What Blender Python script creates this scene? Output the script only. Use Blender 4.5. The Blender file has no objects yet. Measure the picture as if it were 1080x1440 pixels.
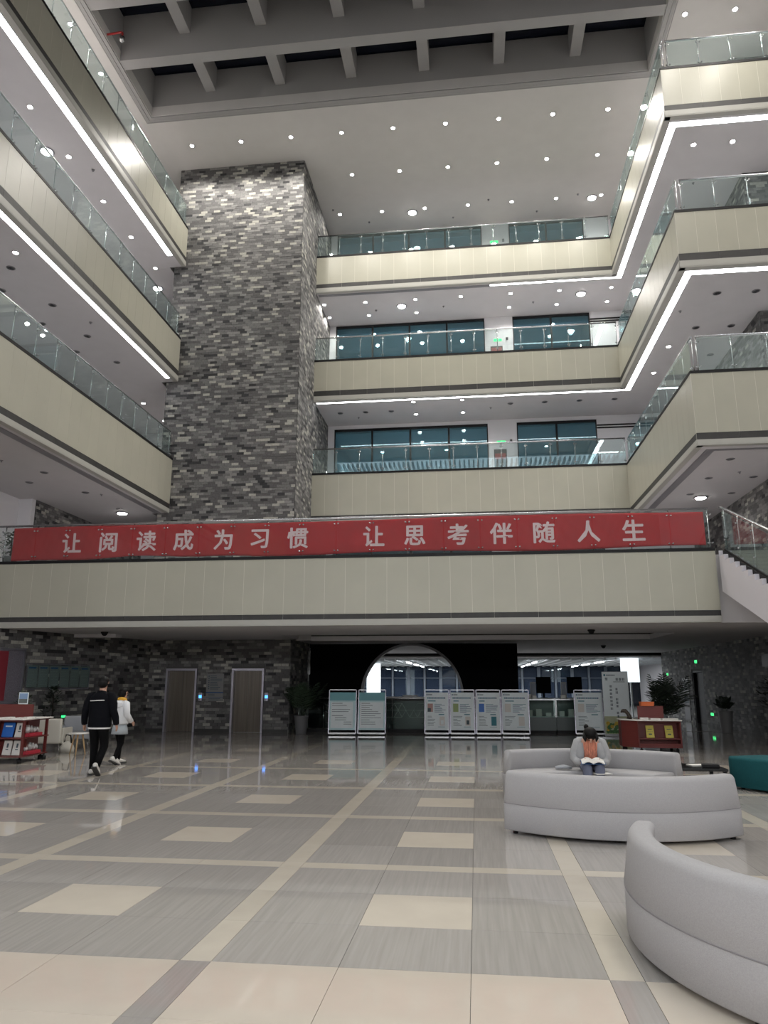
import bpy, bmesh, math, random
from mathutils import Vector, Matrix
random.seed(7)
PI = math.pi
C = bpy.context.scene.collection
S = bpy.context.scene

# ------------------------------------------------------------------ camera, world, exposure
cam = bpy.data.cameras.new('camera'); camo = bpy.data.objects.new('camera', cam); C.objects.link(camo)
cam.sensor_fit = 'HORIZONTAL'; cam.sensor_width = 36.0; cam.lens = 36.0 * 1039.94 / 1080.0
cam.clip_start = .05; cam.clip_end = 300
H = 1.68
pt, yw, rl = math.radians(12.9447), math.radians(6.9518), math.radians(.0377)
fwd = Vector((-math.sin(yw)*math.cos(pt), math.cos(yw)*math.cos(pt), math.sin(pt)))
rt = Vector((math.cos(yw), math.sin(yw), 0)); up = rt.cross(fwd)
r2 = math.cos(rl)*rt + math.sin(rl)*up; u2 = -math.sin(rl)*rt + math.cos(rl)*up
camo.matrix_world = Matrix(((r2.x, u2.x, -fwd.x, 0), (r2.y, u2.y, -fwd.y, 0), (r2.z, u2.z, -fwd.z, H), (0, 0, 0, 1)))
S.camera = camo
S.view_settings.view_transform = 'Standard'; S.view_settings.look = 'None'
S.view_settings.gamma = 1; S.view_settings.use_curve_mapping = False
S.view_settings.exposure = 0.0
w = bpy.data.worlds.new('world'); S.world = w; w.use_nodes = True
w.node_tree.nodes['Background'].inputs[0].default_value = (.006, .009, .018, 1)
w.node_tree.nodes['Background'].inputs[1].default_value = 1.0
try:
    S.cycles.use_denoising = True
    S.cycles.max_bounces = 10; S.cycles.diffuse_bounces = 5; S.cycles.glossy_bounces = 5; S.cycles.transparent_max_bounces = 24
    S.cycles.sample_clamp_indirect = 6.0
    S.cycles.caustics_reflective = False; S.cycles.caustics_refractive = False
except Exception: pass
# lamp powers (W) and lamp surface strengths
P_HIGH, P_CORR, P_OVAL, P_LOBBY_FILL = 590.0, 105.0, 18.0, 330.0
E_DISC, E_STRIP, E_TUBE = 40.0, 13.0, 16.0
WARM, COOL = (1.0, .955, .885), (.93, .95, 1.0)

# ------------------------------------------------------------------ materials
MATS = {}
def mat(name, col, rough=.5, metal=0., spec=.5, emit=None, es=0., var=0., scale=8., stretch=None, bump=0., bscale=60., coat=0., obj_var=0.):
    if name in MATS: return MATS[name]
    m = bpy.data.materials.new(name); m.use_nodes = True; nt = m.node_tree; b = nt.nodes['Principled BSDF']
    b.inputs['Base Color'].default_value = (*col, 1); b.inputs['Roughness'].default_value = rough
    b.inputs['Metallic'].default_value = metal; b.inputs['Specular IOR Level'].default_value = spec
    b.inputs['Coat Weight'].default_value = coat
    if emit: b.inputs['Emission Color'].default_value = (*emit, 1); b.inputs['Emission Strength'].default_value = es
    if var or bump or obj_var:
        geo = nt.nodes.new('ShaderNodeNewGeometry'); mp = nt.nodes.new('ShaderNodeMapping'); mp.vector_type = 'POINT'
        mp.inputs['Scale'].default_value = stretch or (1, 1, 1)
        nt.links.new(geo.outputs['Position'], mp.inputs['Vector'])
    if var or obj_var:
        n = nt.nodes.new('ShaderNodeTexNoise'); n.inputs['Scale'].default_value = scale; n.inputs['Detail'].default_value = 5
        nt.links.new(mp.outputs[0], n.inputs['Vector'])
        mr = nt.nodes.new('ShaderNodeMapRange'); mr.inputs['From Min'].default_value = .3; mr.inputs['From Max'].default_value = .7
        mr.inputs['To Min'].default_value = 1-var; mr.inputs['To Max'].default_value = 1+var
        nt.links.new(n.outputs['Fac'], mr.inputs['Value'])
        val = mr.outputs[0]
        if obj_var:
            oi = nt.nodes.new('ShaderNodeObjectInfo'); m2 = nt.nodes.new('ShaderNodeMapRange')
            m2.inputs['To Min'].default_value = 1-obj_var; m2.inputs['To Max'].default_value = 1+obj_var
            nt.links.new(oi.outputs['Random'], m2.inputs['Value'])
            mm = nt.nodes.new('ShaderNodeMath'); mm.operation = 'MULTIPLY'
            nt.links.new(val, mm.inputs[0]); nt.links.new(m2.outputs[0], mm.inputs[1]); val = mm.outputs[0]
        vm = nt.nodes.new('ShaderNodeVectorMath'); vm.operation = 'SCALE'; vm.inputs[0].default_value = col
        nt.links.new(val, vm.inputs['Scale']); nt.links.new(vm.outputs[0], b.inputs['Base Color'])
    if bump:
        n2 = nt.nodes.new('ShaderNodeTexNoise'); n2.inputs['Scale'].default_value = bscale; n2.inputs['Detail'].default_value = 4
        nt.links.new(geo.outputs['Position'], n2.inputs['Vector'])
        bp = nt.nodes.new('ShaderNodeBump'); bp.inputs['Strength'].default_value = bump; bp.inputs['Distance'].default_value = .01
        nt.links.new(n2.outputs['Fac'], bp.inputs['Height']); nt.links.new(bp.outputs[0], b.inputs['Normal'])
    MATS[name] = m; return m

def glass(name, tint, film, filmcol, ior=1.5, rough=.0):
    """clear pane: fresnel reflection over straight transmission, with an even tinted diffuse layer"""
    m = bpy.data.materials.new(name); m.use_nodes = True; nt = m.node_tree; nt.nodes.clear()
    o = nt.nodes.new('ShaderNodeOutputMaterial'); t = nt.nodes.new('ShaderNodeBsdfTransparent'); t.inputs[0].default_value = (*tint, 1)
    g = nt.nodes.new('ShaderNodeBsdfGlossy'); g.inputs['Roughness'].default_value = rough; g.inputs[0].default_value = (.9, 1, .98, 1)
    ge = nt.nodes.new('ShaderNodeNewGeometry'); dp = nt.nodes.new('ShaderNodeVectorMath'); dp.operation = 'DOT_PRODUCT'
    nt.links.new(ge.outputs['Incoming'], dp.inputs[0]); nt.links.new(ge.outputs['Normal'], dp.inputs[1])
    def mth(op, a_, b_):
        q = nt.nodes.new('ShaderNodeMath'); q.operation = op
        for i_, v_ in enumerate((a_, b_)):
            if v_ is None: continue
            if isinstance(v_, (int, float)): q.inputs[i_].default_value = v_
            else: nt.links.new(v_, q.inputs[i_])
        return q.outputs[0]
    r0 = ((ior-1)/(ior+1))**2
    fr_ = mth('ADD', mth('MULTIPLY', mth('POWER', mth('SUBTRACT', 1.0, mth('ABSOLUTE', dp.outputs['Value'], None)), 5.0), 1-r0), r0)
    d = nt.nodes.new('ShaderNodeBsdfDiffuse'); d.inputs[0].default_value = (*filmcol, 1)
    mx = nt.nodes.new('ShaderNodeMixShader'); mx.inputs[0].default_value = film
    nt.links.new(t.outputs[0], mx.inputs[1]); nt.links.new(d.outputs[0], mx.inputs[2])
    m2 = nt.nodes.new('ShaderNodeMixShader'); nt.links.new(fr_, m2.inputs[0])
    nt.links.new(mx.outputs[0], m2.inputs[1]); nt.links.new(g.outputs[0], m2.inputs[2]); nt.links.new(m2.outputs[0], o.inputs[0])
    MATS[name] = m; return m

CREAM = mat('cream enamel panel', (.405, .395, .325), .33, spec=.4, var=.03, scale=1.5, obj_var=.02)
BACKING = mat('pale joint backing', (.66, .65, .57), .5)
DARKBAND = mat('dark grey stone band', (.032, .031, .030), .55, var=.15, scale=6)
LEDGE = mat('cream ledge', (.40, .395, .36), .45)
BLACK = mat('black trim', (.006, .006, .007), .55, spec=.3)
SOFFIT = mat('white painted soffit', (.56, .545, .555), .75, var=.02, scale=2)
CEIL = mat('white ceiling paint', (.60, .585, .565), .8, var=.02, scale=2)
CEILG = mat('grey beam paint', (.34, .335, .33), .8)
WALLW = mat('white wall paint', (.72, .71, .73), .75)
GREYSTRIP = mat('grey unlit light cover', (.22, .215, .23), .4)
STEEL = mat('brushed steel', (.55, .56, .57), .25, metal=1.)
STEELD = mat('grey door frame steel', (.36, .35, .40), .3, metal=.8)
GLASS = glass('balustrade glass', (.92, .97, .965), .025, (.62, .74, .76), 1.7)
GLASSB = glass('bridge balustrade glass', (.955, .98, .975), .008, (.62, .74, .76), 1.42)
WGLASS = glass('window glass', (.62, .80, .86), .02, (.3, .42, .5))
NGLASS = glass('dark curtain wall glass', (.30, .36, .45), .40, (.085, .12, .19))
SKYG = glass('skylight glass', (.5, .55, .65), .03, (.05, .06, .1))
CASEG = glass('show case glass', (.88, .95, .93), .006, (.5, .62, .6), 1.22)
GROUT = mat('dark joint', (.10, .098, .095), .6)
TGREY = mat('grey vein stone tile', (.345, .325, .305), .05, var=.08, scale=1., stretch=(38, 1.1, 1), obj_var=.05)
TBEIGE = mat('cream stone tile', (.565, .508, .43), .05, var=.03, scale=3, obj_var=.03)
TBAND = mat('cream stone strip', (.515, .468, .395), .05, var=.04, scale=3, obj_var=.03)
BRICKS = [mat('brick dark', (.026, .026, .028), .7, var=.2, scale=20), mat('brick charcoal', (.092, .090, .089), .75, var=.18, scale=20),
          mat('brick grey', (.145, .142, .139), .75, var=.18, scale=20), mat('brick ash', (.215, .211, .203), .75, var=.15, scale=20),
          mat('brick pale', (.36, .35, .31), .75, var=.15, scale=20)]
MORTAR = mat('brick mortar', (.085, .083, .08), .9)
NAVY = mat('night sky glass', (.010, .013, .024), .2)
EMIT_W = mat('lit lamp disc', (1, 1, 1), emit=(1, .97, .93), es=E_DISC)
EMIT_S = mat('lit light strip', (1, 1, 1), emit=(.97, .98, 1), es=E_STRIP)
EMIT_T = mat('lit tube lamp', (1, 1, 1), emit=(.95, .98, 1), es=E_TUBE)
EMIT_G = mat('green lit sign', (.02, .6, .12), emit=(.05, 1, .25), es=1.6)
EMIT_B = mat('blue lit display', (.05, .2, 1), emit=(.05, .25, 1), es=4.0)
EMIT_L = mat('white surface with painted glow', (1, 1, 1), emit=(.85, .95, 1), es=1.1)
OFFLAMP = mat('unlit lamp recess', (.10, .10, .11), .4)
RED = mat('red banner cloth', (.40, .010, .015), .75, var=.08, scale=2)
LETTER = mat('pale pink banner lettering', (.74, .54, .56), .8)
GREYFAB = mat('pale grey woven fabric', (.375, .367, .372), .95, spec=.1, var=.06, scale=120, bump=.25, bscale=260)
SEAM = mat('grey seam piping', (.22, .21, .22), .9)
TEAL = mat('teal velvet fabric', (.010, .075, .085), .9, spec=.2, var=.08, scale=30, bump=.2, bscale=200)
WOODRED = mat('dark red stained wood', (.105, .014, .012), .4, var=.18, scale=3, stretch=(1, 1, 14))
WOODRED2 = mat('red brown wood panel', (.13, .022, .018), .4, var=.12, scale=3, stretch=(1, 1, 14))
PAPER = mat('white paper', (.70, .68, .64), .7)
PAPERG = mat('printed poster paper', (.80, .87, .88), .5, var=.03, scale=4)
PAPERT = mat('teal tint poster paper', (.56, .75, .77), .5, var=.05, scale=3)
TEALH = mat('teal poster heading', (.16, .40, .44), .5)
INK = mat('dark printed ink', (.06, .09, .11), .6)
INKB = mat('blue printed ink', (.03, .08, .20), .6)
INKT = mat('teal printed ink', (.04, .22, .27), .6)
GREENPR = mat('pale green print', (.35, .45, .20), .6)
PINKPR = mat('pink print', (.50, .30, .27), .6)
YELLOWPR = mat('yellow flower print', (.50, .34, .03), .6, var=.35, scale=25)
LEAFPR = mat('green leaf print', (.05, .15, .04), .6, var=.35, scale=25)
SOFTPR = mat('soft yellow green print', (.42, .45, .28), .6, var=.1, scale=8)
YPAPER = mat('yellow booklet cover', (.62, .53, .10), .6, var=.06, scale=30)
ORANGE = mat('orange book cover', (.60, .13, .03), .5)
BLUEB = mat('blue book cover', (.01, .13, .50), .45)
REDP = mat('bright red tray', (.42, .02, .04), .45)
CERAM = mat('grey white ceramic', (.42, .42, .42), .3, var=.5, scale=14)
DOORW = mat('brown grey lift door', (.13, .112, .09), .28, metal=.3, var=.22, scale=1., stretch=(26, 26, .5))
PLANTG = mat('dark green leaf', (.030, .052, .028), .5, var=.3, scale=8)
PLANTD = mat('very dark green leaf', (.014, .024, .014), .5, var=.3, scale=8)
POTG = mat('grey planter', (.13, .13, .135), .6)
POTW = mat('pale tapered planter', (.20, .20, .20), .5)
SOIL = mat('dark soil', (.02, .015, .01), .9)
SKIN_ = mat('skin', (.50, .29, .21), .55)
HAIR = mat('black hair', (.004, .0035, .0035), .6, spec=.2)
JACK = mat('navy black jacket cloth', (.0035, .0038, .006), .9, spec=.15, bump=.3, bscale=30)
TROU = mat('black trouser cloth', (.003, .003, .0035), .9, spec=.15)
SHIRT = mat('white shirt cloth', (.70, .69, .68), .8)
SHOEW = mat('white sneaker', (.62, .60, .56), .6)
SHOED = mat('dark shoe sole', (.03, .03, .03), .7)
YELCL = mat('yellow scarf cloth', (.70, .38, .04), .8)
WHITECL = mat('white jacket cloth', (.72, .73, .75), .8, bump=.3, bscale=40)
GREYCL = mat('light grey skirt cloth', (.38, .42, .45), .85)
CARD = mat('light grey cardigan knit', (.34, .34, .345), .95, bump=.4, bscale=90)
ORTEE = mat('coral printed top', (.52, .19, .12), .85, var=.45, scale=1., stretch=(70, 70, 3))
JEANS = mat('slate blue jeans', (.11, .12, .17), .9)
WOODL = mat('pale wood', (.50, .33, .17), .5)
CREAMU = mat('cream upholstery', (.62, .60, .53), .8)
GREYU = mat('grey upholstery', (.30, .31, .33), .85)
PIPER = mat('red painted pipe', (.30, .02, .02), .4)
PATT = mat('dark patterned panel', (.012, .014, .014), .35)
GOLDL = mat('pale lattice line', (.40, .40, .36), .4, metal=.4)
CASEP = mat('grey green counter panel', (.085, .11, .105), .35)
SCREEN = mat('black monitor', (.002, .002, .002), .9, spec=.05)
STAIRW = mat('white stair side', (.66, .64, .68), .6)
SLAT = mat('pale baffle slat', (.70, .74, .76), .6)
ROOMW = mat('reading room wall', (.35, .45, .50), .7)
FOILC = mat('wrinkled silver film', (.45, .47, .50), .25, metal=.6, bump=1.0, bscale=6)
BOARDC = mat('speckled silver board', (.17, .16, .19), .5, metal=.3, var=.4, scale=60)

# ------------------------------------------------------------------ mesh builder
class MB:
    def __init__(s): s.v = []; s.f = []; s.m = []; s.s = []
    def add(s, vs, fs, m=0, smooth=False):
        o = len(s.v); s.v += [tuple(v) for v in vs]
        for f in fs: s.f.append(tuple(i+o for i in f)); s.m.append(m); s.s.append(smooth)
        return s
    def box(s, x0, y0, z0, x1, y1, z1, m=0):
        return s.add([(x0,y0,z0),(x1,y0,z0),(x1,y1,z0),(x0,y1,z0),(x0,y0,z1),(x1,y0,z1),(x1,y1,z1),(x0,y1,z1)],
                     [(0,3,2,1),(4,5,6,7),(0,1,5,4),(1,2,6,5),(2,3,7,6),(3,0,4,7)], m)
    def obox(s, c, a, b, d, m=0):
        c, a, b, d = Vector(c), Vector(a), Vector(b), Vector(d)
        vs = [c+i*a+j*b+k*d for k in (-1, 1) for i, j in ((-1,-1),(1,-1),(1,1),(-1,1))]
        return s.add(vs, [(0,3,2,1),(4,5,6,7),(0,1,5,4),(1,2,6,5),(2,3,7,6),(3,0,4,7)], m)
    def bar(s, p, q, w_, h_, m=0, ref=(0,0,1)):
        p, q = Vector(p), Vector(q); d = (q-p); L = d.length/2; d.normalize(); r = Vector(ref)
        a = d.cross(r)
        if a.length < 1e-4: a = d.cross(Vector((0,1,0)))
        a.normalize(); b = a.cross(d)
        return s.obox((p+q)/2, a*w_/2, d*L, b*h_/2, m)
    def loft(s, pts, rad, n=10, ref=(0,1,0), m=0, cap=True, smooth=True):
        pts = [Vector(p) for p in pts]; rings = []
        for i, p in enumerate(pts):
            d = (pts[min(i+1, len(pts)-1)]-pts[max(i-1, 0)]).normalized(); r = Vector(ref)
            if abs(d.dot(r)) > .98: r = Vector((1,0,0)) if abs(d.x) < .9 else Vector((0,0,1))
            a = d.cross(r).normalized(); b = a.cross(d).normalized()
            ra, rb = rad[i] if isinstance(rad[i], (tuple, list)) else (rad[i], rad[i])
            rings.append([p+a*ra*math.cos(2*PI*k/n)+b*rb*math.sin(2*PI*k/n) for k in range(n)])
        vs = [v for r in rings for v in r]; fs = []
        for i in range(len(pts)-1):
            for k in range(n): fs.append((i*n+k, i*n+(k+1)%n, (i+1)*n+(k+1)%n, (i+1)*n+k))
        if cap: fs.append(tuple(range(n-1, -1, -1))); fs.append(tuple((len(pts)-1)*n+k for k in range(n)))
        return s.add(vs, fs, m, smooth)
    def tube(s, pts, r, n=8, m=0): return s.loft(pts, [r]*len(pts), n, m=m, ref=(.13,.07,.99))
    def lathe(s, prof, c=(0,0,0), n=20, m=0, smooth=True):
        vs = [(c[0]+r*math.cos(2*PI*k/n), c[1]+r*math.sin(2*PI*k/n), c[2]+z) for r, z in prof for k in range(n)]; fs = []
        for i in range(len(prof)-1):
            for k in range(n): fs.append((i*n+k, i*n+(k+1)%n, (i+1)*n+(k+1)%n, (i+1)*n+k))
        fs.append(tuple(range(n-1, -1, -1))); fs.append(tuple((len(prof)-1)*n+k for k in range(n)))
        return s.add(vs, fs, m, smooth)
    def ell(s, c, r, n=14, m_=9, m=0):
        c = Vector(c); vs = []; fs = []
        for i in range(m_+1):
            t = PI*i/m_
            for k in range(n): vs.append((c.x+r[0]*math.sin(t)*math.cos(2*PI*k/n), c.y+r[1]*math.sin(t)*math.sin(2*PI*k/n), c.z+r[2]*math.cos(t)))
        for i in range(m_):
            for k in range(n): fs.append((i*n+k, (i+1)*n+k, (i+1)*n+(k+1)%n, i*n+(k+1)%n))
        return s.add(vs, fs, m, True)
    def prism(s, poly, axis, a0, a1, m=0):
        """poly of 2d points, extruded along axis ('x': poly=(y,z); 'z': poly=(x,y); 'y': poly=(x,z))"""
        def P(p, a): return {'x': (a, p[0], p[1]), 'y': (p[0], a, p[1]), 'z': (p[0], p[1], a)}[axis]
        n = len(poly); vs = [P(p, a0) for p in poly]+[P(p, a1) for p in poly]
        fs = [tuple(range(n-1, -1, -1)), tuple(range(n, 2*n))]+[(i, (i+1)%n, n+(i+1)%n, n+i) for i in range(n)]
        return s.add(vs, fs, m)
    def mesh(s, name, mats):
        me = bpy.data.meshes.new(name); me.from_pydata(s.v, [], s.f)
        for x in (mats if isinstance(mats, (list, tuple)) else [mats]): me.materials.append(x)
        me.polygons.foreach_set('material_index', s.m); me.polygons.foreach_set('use_smooth', s.s)
        bm = bmesh.new(); bm.from_mesh(me); bmesh.ops.recalc_face_normals(bm, faces=bm.faces); bm.to_mesh(me); bm.free()
        me.update(); return me
    def build(s, name, mats, parent=None, loc=(0,0,0), bevel=0, rz=0):
        o = bpy.data.objects.new(name, s.mesh(name, mats)); C.objects.link(o); o.location = loc; o.rotation_euler = (0, 0, rz)
        if parent: o.parent = parent
        if bevel:
            b = o.modifiers.new('edge', 'BEVEL'); b.width = bevel; b.segments = 2; b.limit_method = 'ANGLE'
        return o
def put(name, me, parent=None, loc=(0,0,0), rz=0, rot=None, scale=None):
    o = bpy.data.objects.new(name, me); C.objects.link(o); o.location = loc; o.rotation_euler = rot or (0, 0, rz)
    if scale: o.scale = scale
    if parent: o.parent = parent
    return o
def tag(o, label=None, cat=None, group=None, kind=None):
    if label: o['label'] = label
    if cat: o['category'] = cat
    if group: o['group'] = group
    if kind: o['kind'] = kind
    return o
def thing(name, label, cat, loc=(0,0,0), rz=0, group=None):
    o = bpy.data.objects.new(name, None); C.objects.link(o); o.empty_display_size = .2
    o.location = loc; o.rotation_euler = (0, 0, rz); return tag(o, label, cat, group)
def struct(name, mb, mats, label=None):
    o = mb.build(name, mats); return tag(o, label, None, None, 'structure')
ORD = ['first', 'second', 'third', 'fourth', 'fifth', 'sixth', 'seventh', 'eighth', 'ninth', 'tenth', 'eleventh', 'twelfth']
def MAKE_AREA(name, parent, loc, rot, sx, sy, power, col=(1,1,1), spread=PI):
    l = bpy.data.lights.new(name, 'AREA'); l.shape = 'RECTANGLE'; l.size = sx; l.size_y = sy; l.energy = power; l.color = col; l.spread = spread
    o = bpy.data.objects.new(name, l); C.objects.link(o); o.location = loc; o.rotation_euler = rot; o.parent = parent; return o

XT0, XT1, YT, YB, YW = -11.55, -6.37, 25.47, 28.1, 31.2     # tower, back gallery front, back wall
XL, XR, YR = -11.1, 5.94, 19.43                              # left / right gallery fronts, right gallery corner
YBR = 19.2                                                   # bridge front
T = {2: 4.97, 3: 9.85, 4: 14.75, 5: 19.58}
PROF = {2: (3.42, 3.28, 3.12), 3: (8.10, 7.91, 7.75), 4: (13.38, 13.15, 12.94), 5: (18.25, 18.06, 17.86)}   # panel, dark band, ledge bottoms
ZC = 22.3

# ------------------------------------------------------------------ floor
def build_floor():
    base = MB(); base.box(-16, -14, -.35, 13.5, 62, -.012)
    root = struct('floor', base, GROUT, 'polished stone floor of grey tiles with cream strips and cream inset tiles')
    rects = []
    xs = []                                          # column edges: strips .2 wide, three tiles of .7967 between
    k0 = -.0
    for k in range(-6, 6):
        s = .72 + 2.59*k; xs.append((s, s+.2, 'S')); t = (2.59-.2)/3
        for i in range(3): xs.append((s+.2+i*t, s+.2+(i+1)*t, 'ABA'[i]))
    ys = []
    for k in range(0, 9):
        s = 4.885+2.59*k - .185; t = (2.59-.2)/3
        if k: ys.append((s, s+.2, 'S'))
        for i in range(3): ys.append((s+.2+i*t, s+.2+(i+1)*t, 'ABA'[i]))
    for i in range(1, 8): ys.append((4.9-.8*i, 4.9-.8*(i-1), 'F'))
    for x0, x1, a in xs:
        for y0, y1, b in ys:
            if x0 > 13 or x1 < -15.8: continue
            if b == 'F': m = 0 if a == 'S' else 1
            elif a == 'S' or b == 'S': m = 2
            elif a == 'B' and b == 'B': m = 1
            else: m = 0
            rects.append((x0, x1, y0, y1, m))
    for i in range(-7, 4):                           # plain big tiles before and behind the pattern
        rects.append((i*3.6-.0, (i+1)*3.6, -13, -.7, 0))
    for i in range(-8, 8):
        for j in range(4): rects.append((i*1.6, (i+1)*1.6, ys[-1][1] if False else 28.2+j*2.6, 28.2+(j+1)*2.6, 0))
    def score(r):
        cx, cy = (r[0]+r[1])/2, (r[2]+r[3])/2
        if cy < 3.7: return 0
        sx = (cx+.122*cy)/(cy*.993-.121*cx)
        if abs(sx) > .56: return 0
        return (r[1]-r[0])*(r[3]-r[2])/cy**3
    rects.sort(key=score, reverse=True)
    mats = [TGREY, TBEIGE, TBAND]; cache = {}; rest = MB(); g = .0016
    for i, (x0, x1, y0, y1, m) in enumerate(rects):
        if i < 290 and score((x0, x1, y0, y1, m)) > 0:
            k = (round(x1-x0, 3), round(y1-y0, 3), m)
            if k not in cache:
                hx, hy = (x1-x0)/2-g, (y1-y0)/2-g
                cache[k] = MB().box(-hx, -hy, -.012, hx, hy, 0).mesh('tile', mats[m])
            put('tile', cache[k], root, ((x0+x1)/2, (y0+y1)/2, 0))
        else: rest.box(x0+g, y0+g, -.012, x1-g, y1-g, 0, m)
    tag(rest.build('far_tiles', mats, root), kind='stuff')
build_floor()

# ------------------------------------------------------------------ brick walls
WEI = [.085, .36, .29, .175, .09]
def brick_wall(name, o, u, length, height, holes=(), parts=0, label=None, L=.27, h=.1, pz0=0, back=.2, seed=1):
    rnd = random.Random(seed); u = Vector((u[0], u[1], 0)); n = Vector((u.y, -u.x, 0)); o = Vector(o); rz = math.atan2(u.y, u.x)
    def inhole(a, b, c, d): return any(a < q[1]-.001 and b > q[0]+.001 and c < q[3]-.001 and d > q[2]+.001 for q in holes)
    bk = MB()
    def slab(a, b, c, d):
        if b-a < .005 or d-c < .005: return
        p = o+u*(a+b)/2-n*back/2+Vector((0, 0, (c+d)/2)); bk.obox(p, u*(b-a)/2, n*back/2, Vector((0, 0, (d-c)/2)))
    if holes:
        zs = max(q[3] for q in holes); slab(0, length, zs, height); cur = 0
        for q in sorted(holes): slab(cur, q[0], 0, zs); cur = q[1]
        slab(cur, length, 0, zs)
    else: slab(0, length, 0, height)
    root = tag(bk.build(name, MORTAR), label, None, None, 'structure')
    full = [MB().add([(-L/2+.003, 0, -h/2+.003), (L/2-.003, 0, -h/2+.003), (L/2-.003, 0, h/2-.003), (-L/2+.003, 0, h/2-.003),
            (-L/2+.004, -.02, -h/2+.004), (L/2-.004, -.02, -h/2+.004), (L/2-.004, -.02, h/2-.004), (-L/2+.004, -.02, h/2-.004)],
            [(4,5,6,7), (0,1,5,4), (1,2,6,5), (2,3,7,6), (3,0,4,7)]).mesh('brick', BRICKS[k]) for k in range(5)]
    rest = MB(); rows = int(round(height/h)); cnt = 0; hh = height/rows
    off = 0.; dr = 1
    for r in range(rows):
        if rnd.random() < .16: dr = -dr
        off = (off+dr*L*(.33 if rnd.random() < .85 else .5)) % L
        z0, z1 = r*hh, (r+1)*hh; a = -off
        while a < length:
            b = a+L; a_, b_ = max(a, 0), min(b, length)
            segs = [(a_, b_)]
            for q in holes:
                if z0 < q[3]-.02 and z1 > q[2]+.02:
                    ns = []
                    for s0, s1 in segs:
                        if s1 <= q[0] or s0 >= q[1]: ns.append((s0, s1)); continue
                        if s0 < q[0]: ns.append((s0, q[0]))
                        if s1 > q[1]: ns.append((q[1], s1))
                    segs = ns
            k = rnd.choices(range(5), WEI)[0]; pr = rnd.uniform(-.004, .004)
            for s0, s1 in segs:
                if s1-s0 < .02: continue
                if cnt < parts and z0 >= pz0 and abs(s1-s0-L) < 1e-4:
                    put('brick', full[k], root, o+u*(s0+s1)/2+n*pr+Vector((0, 0, (z0+z1)/2)), rz); cnt += 1
                else:
                    e = .003; p0 = o+u*(s0+e); p1 = o+u*(s1-e); f = n*(.02+pr); za, zb = Vector((0, 0, z0+e)), Vector((0, 0, z1-e))
                    rest.add([p0+za, p1+za, p1+zb, p0+zb, p0+f+za, p1+f+za, p1+f+zb, p0+f+zb],
                             [(4,5,6,7), (0,1,5,4), (1,2,6,5), (2,3,7,6), (3,0,4,7)], k)
            a = b
    tag(rest.build('bricks', BRICKS, root), kind='stuff'); return root

EL = [(-10.80, -9.66), (-8.42, -7.26)]       # lift openings, frame included
tower = brick_wall('wall_tower_front', (XT0, YT, 0), (1, 0), XT1-XT0, ZC, holes=[(a-XT0, b-XT0, 0, 2.14) for a, b in EL], parts=290,
                   label='grey mottled brick tower rising to the ceiling, front face with the two lifts', seed=3)
brick_wall('wall_tower_right', (XT1, YT+.0, 0), (0, 1), YW-.01-YT, ZC, seed=4, label='narrow right flank of the brick tower')
brick_wall('wall_tower_left', (XT0, YW, 4.97), (0, -1), YW-YT, ZC-4.97, seed=5)
A_, B_ = Vector((-11.45, 25.47, 0)), Vector((-13.05, 19.3, 0)); uu = (A_-B_).normalized()
B2 = B_-uu*7.0
brick_wall('wall_left', B2, (uu.x, uu.y), (A_-B2).length, 3.12, seed=6, label='dark brick side wall with the notice boards, left of the lifts')
brick_wall('wall_right', (9.2, 39.0, 0), (0, -1), 39.0-19.0, 3.12, holes=[(5.15, 6.75, 0, 2.16)], seed=8, label='dark brick side wall with the black doorway')
brick_wall('wall_right_upper', (9.05, 31.2, 4.97), (0, -1), 31.2-22.3, ZC-4.97, seed=9)
brick_wall('wall_right_pier', (9.05, 22.3, 4.97), (1, 0), 4.0, ZC-4.97, seed=10)
brick_wall('wall_left_second_floor', (-14.8, 23.0, 4.97), (0, 1), 8.2, 2.78, seed=11)

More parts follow.
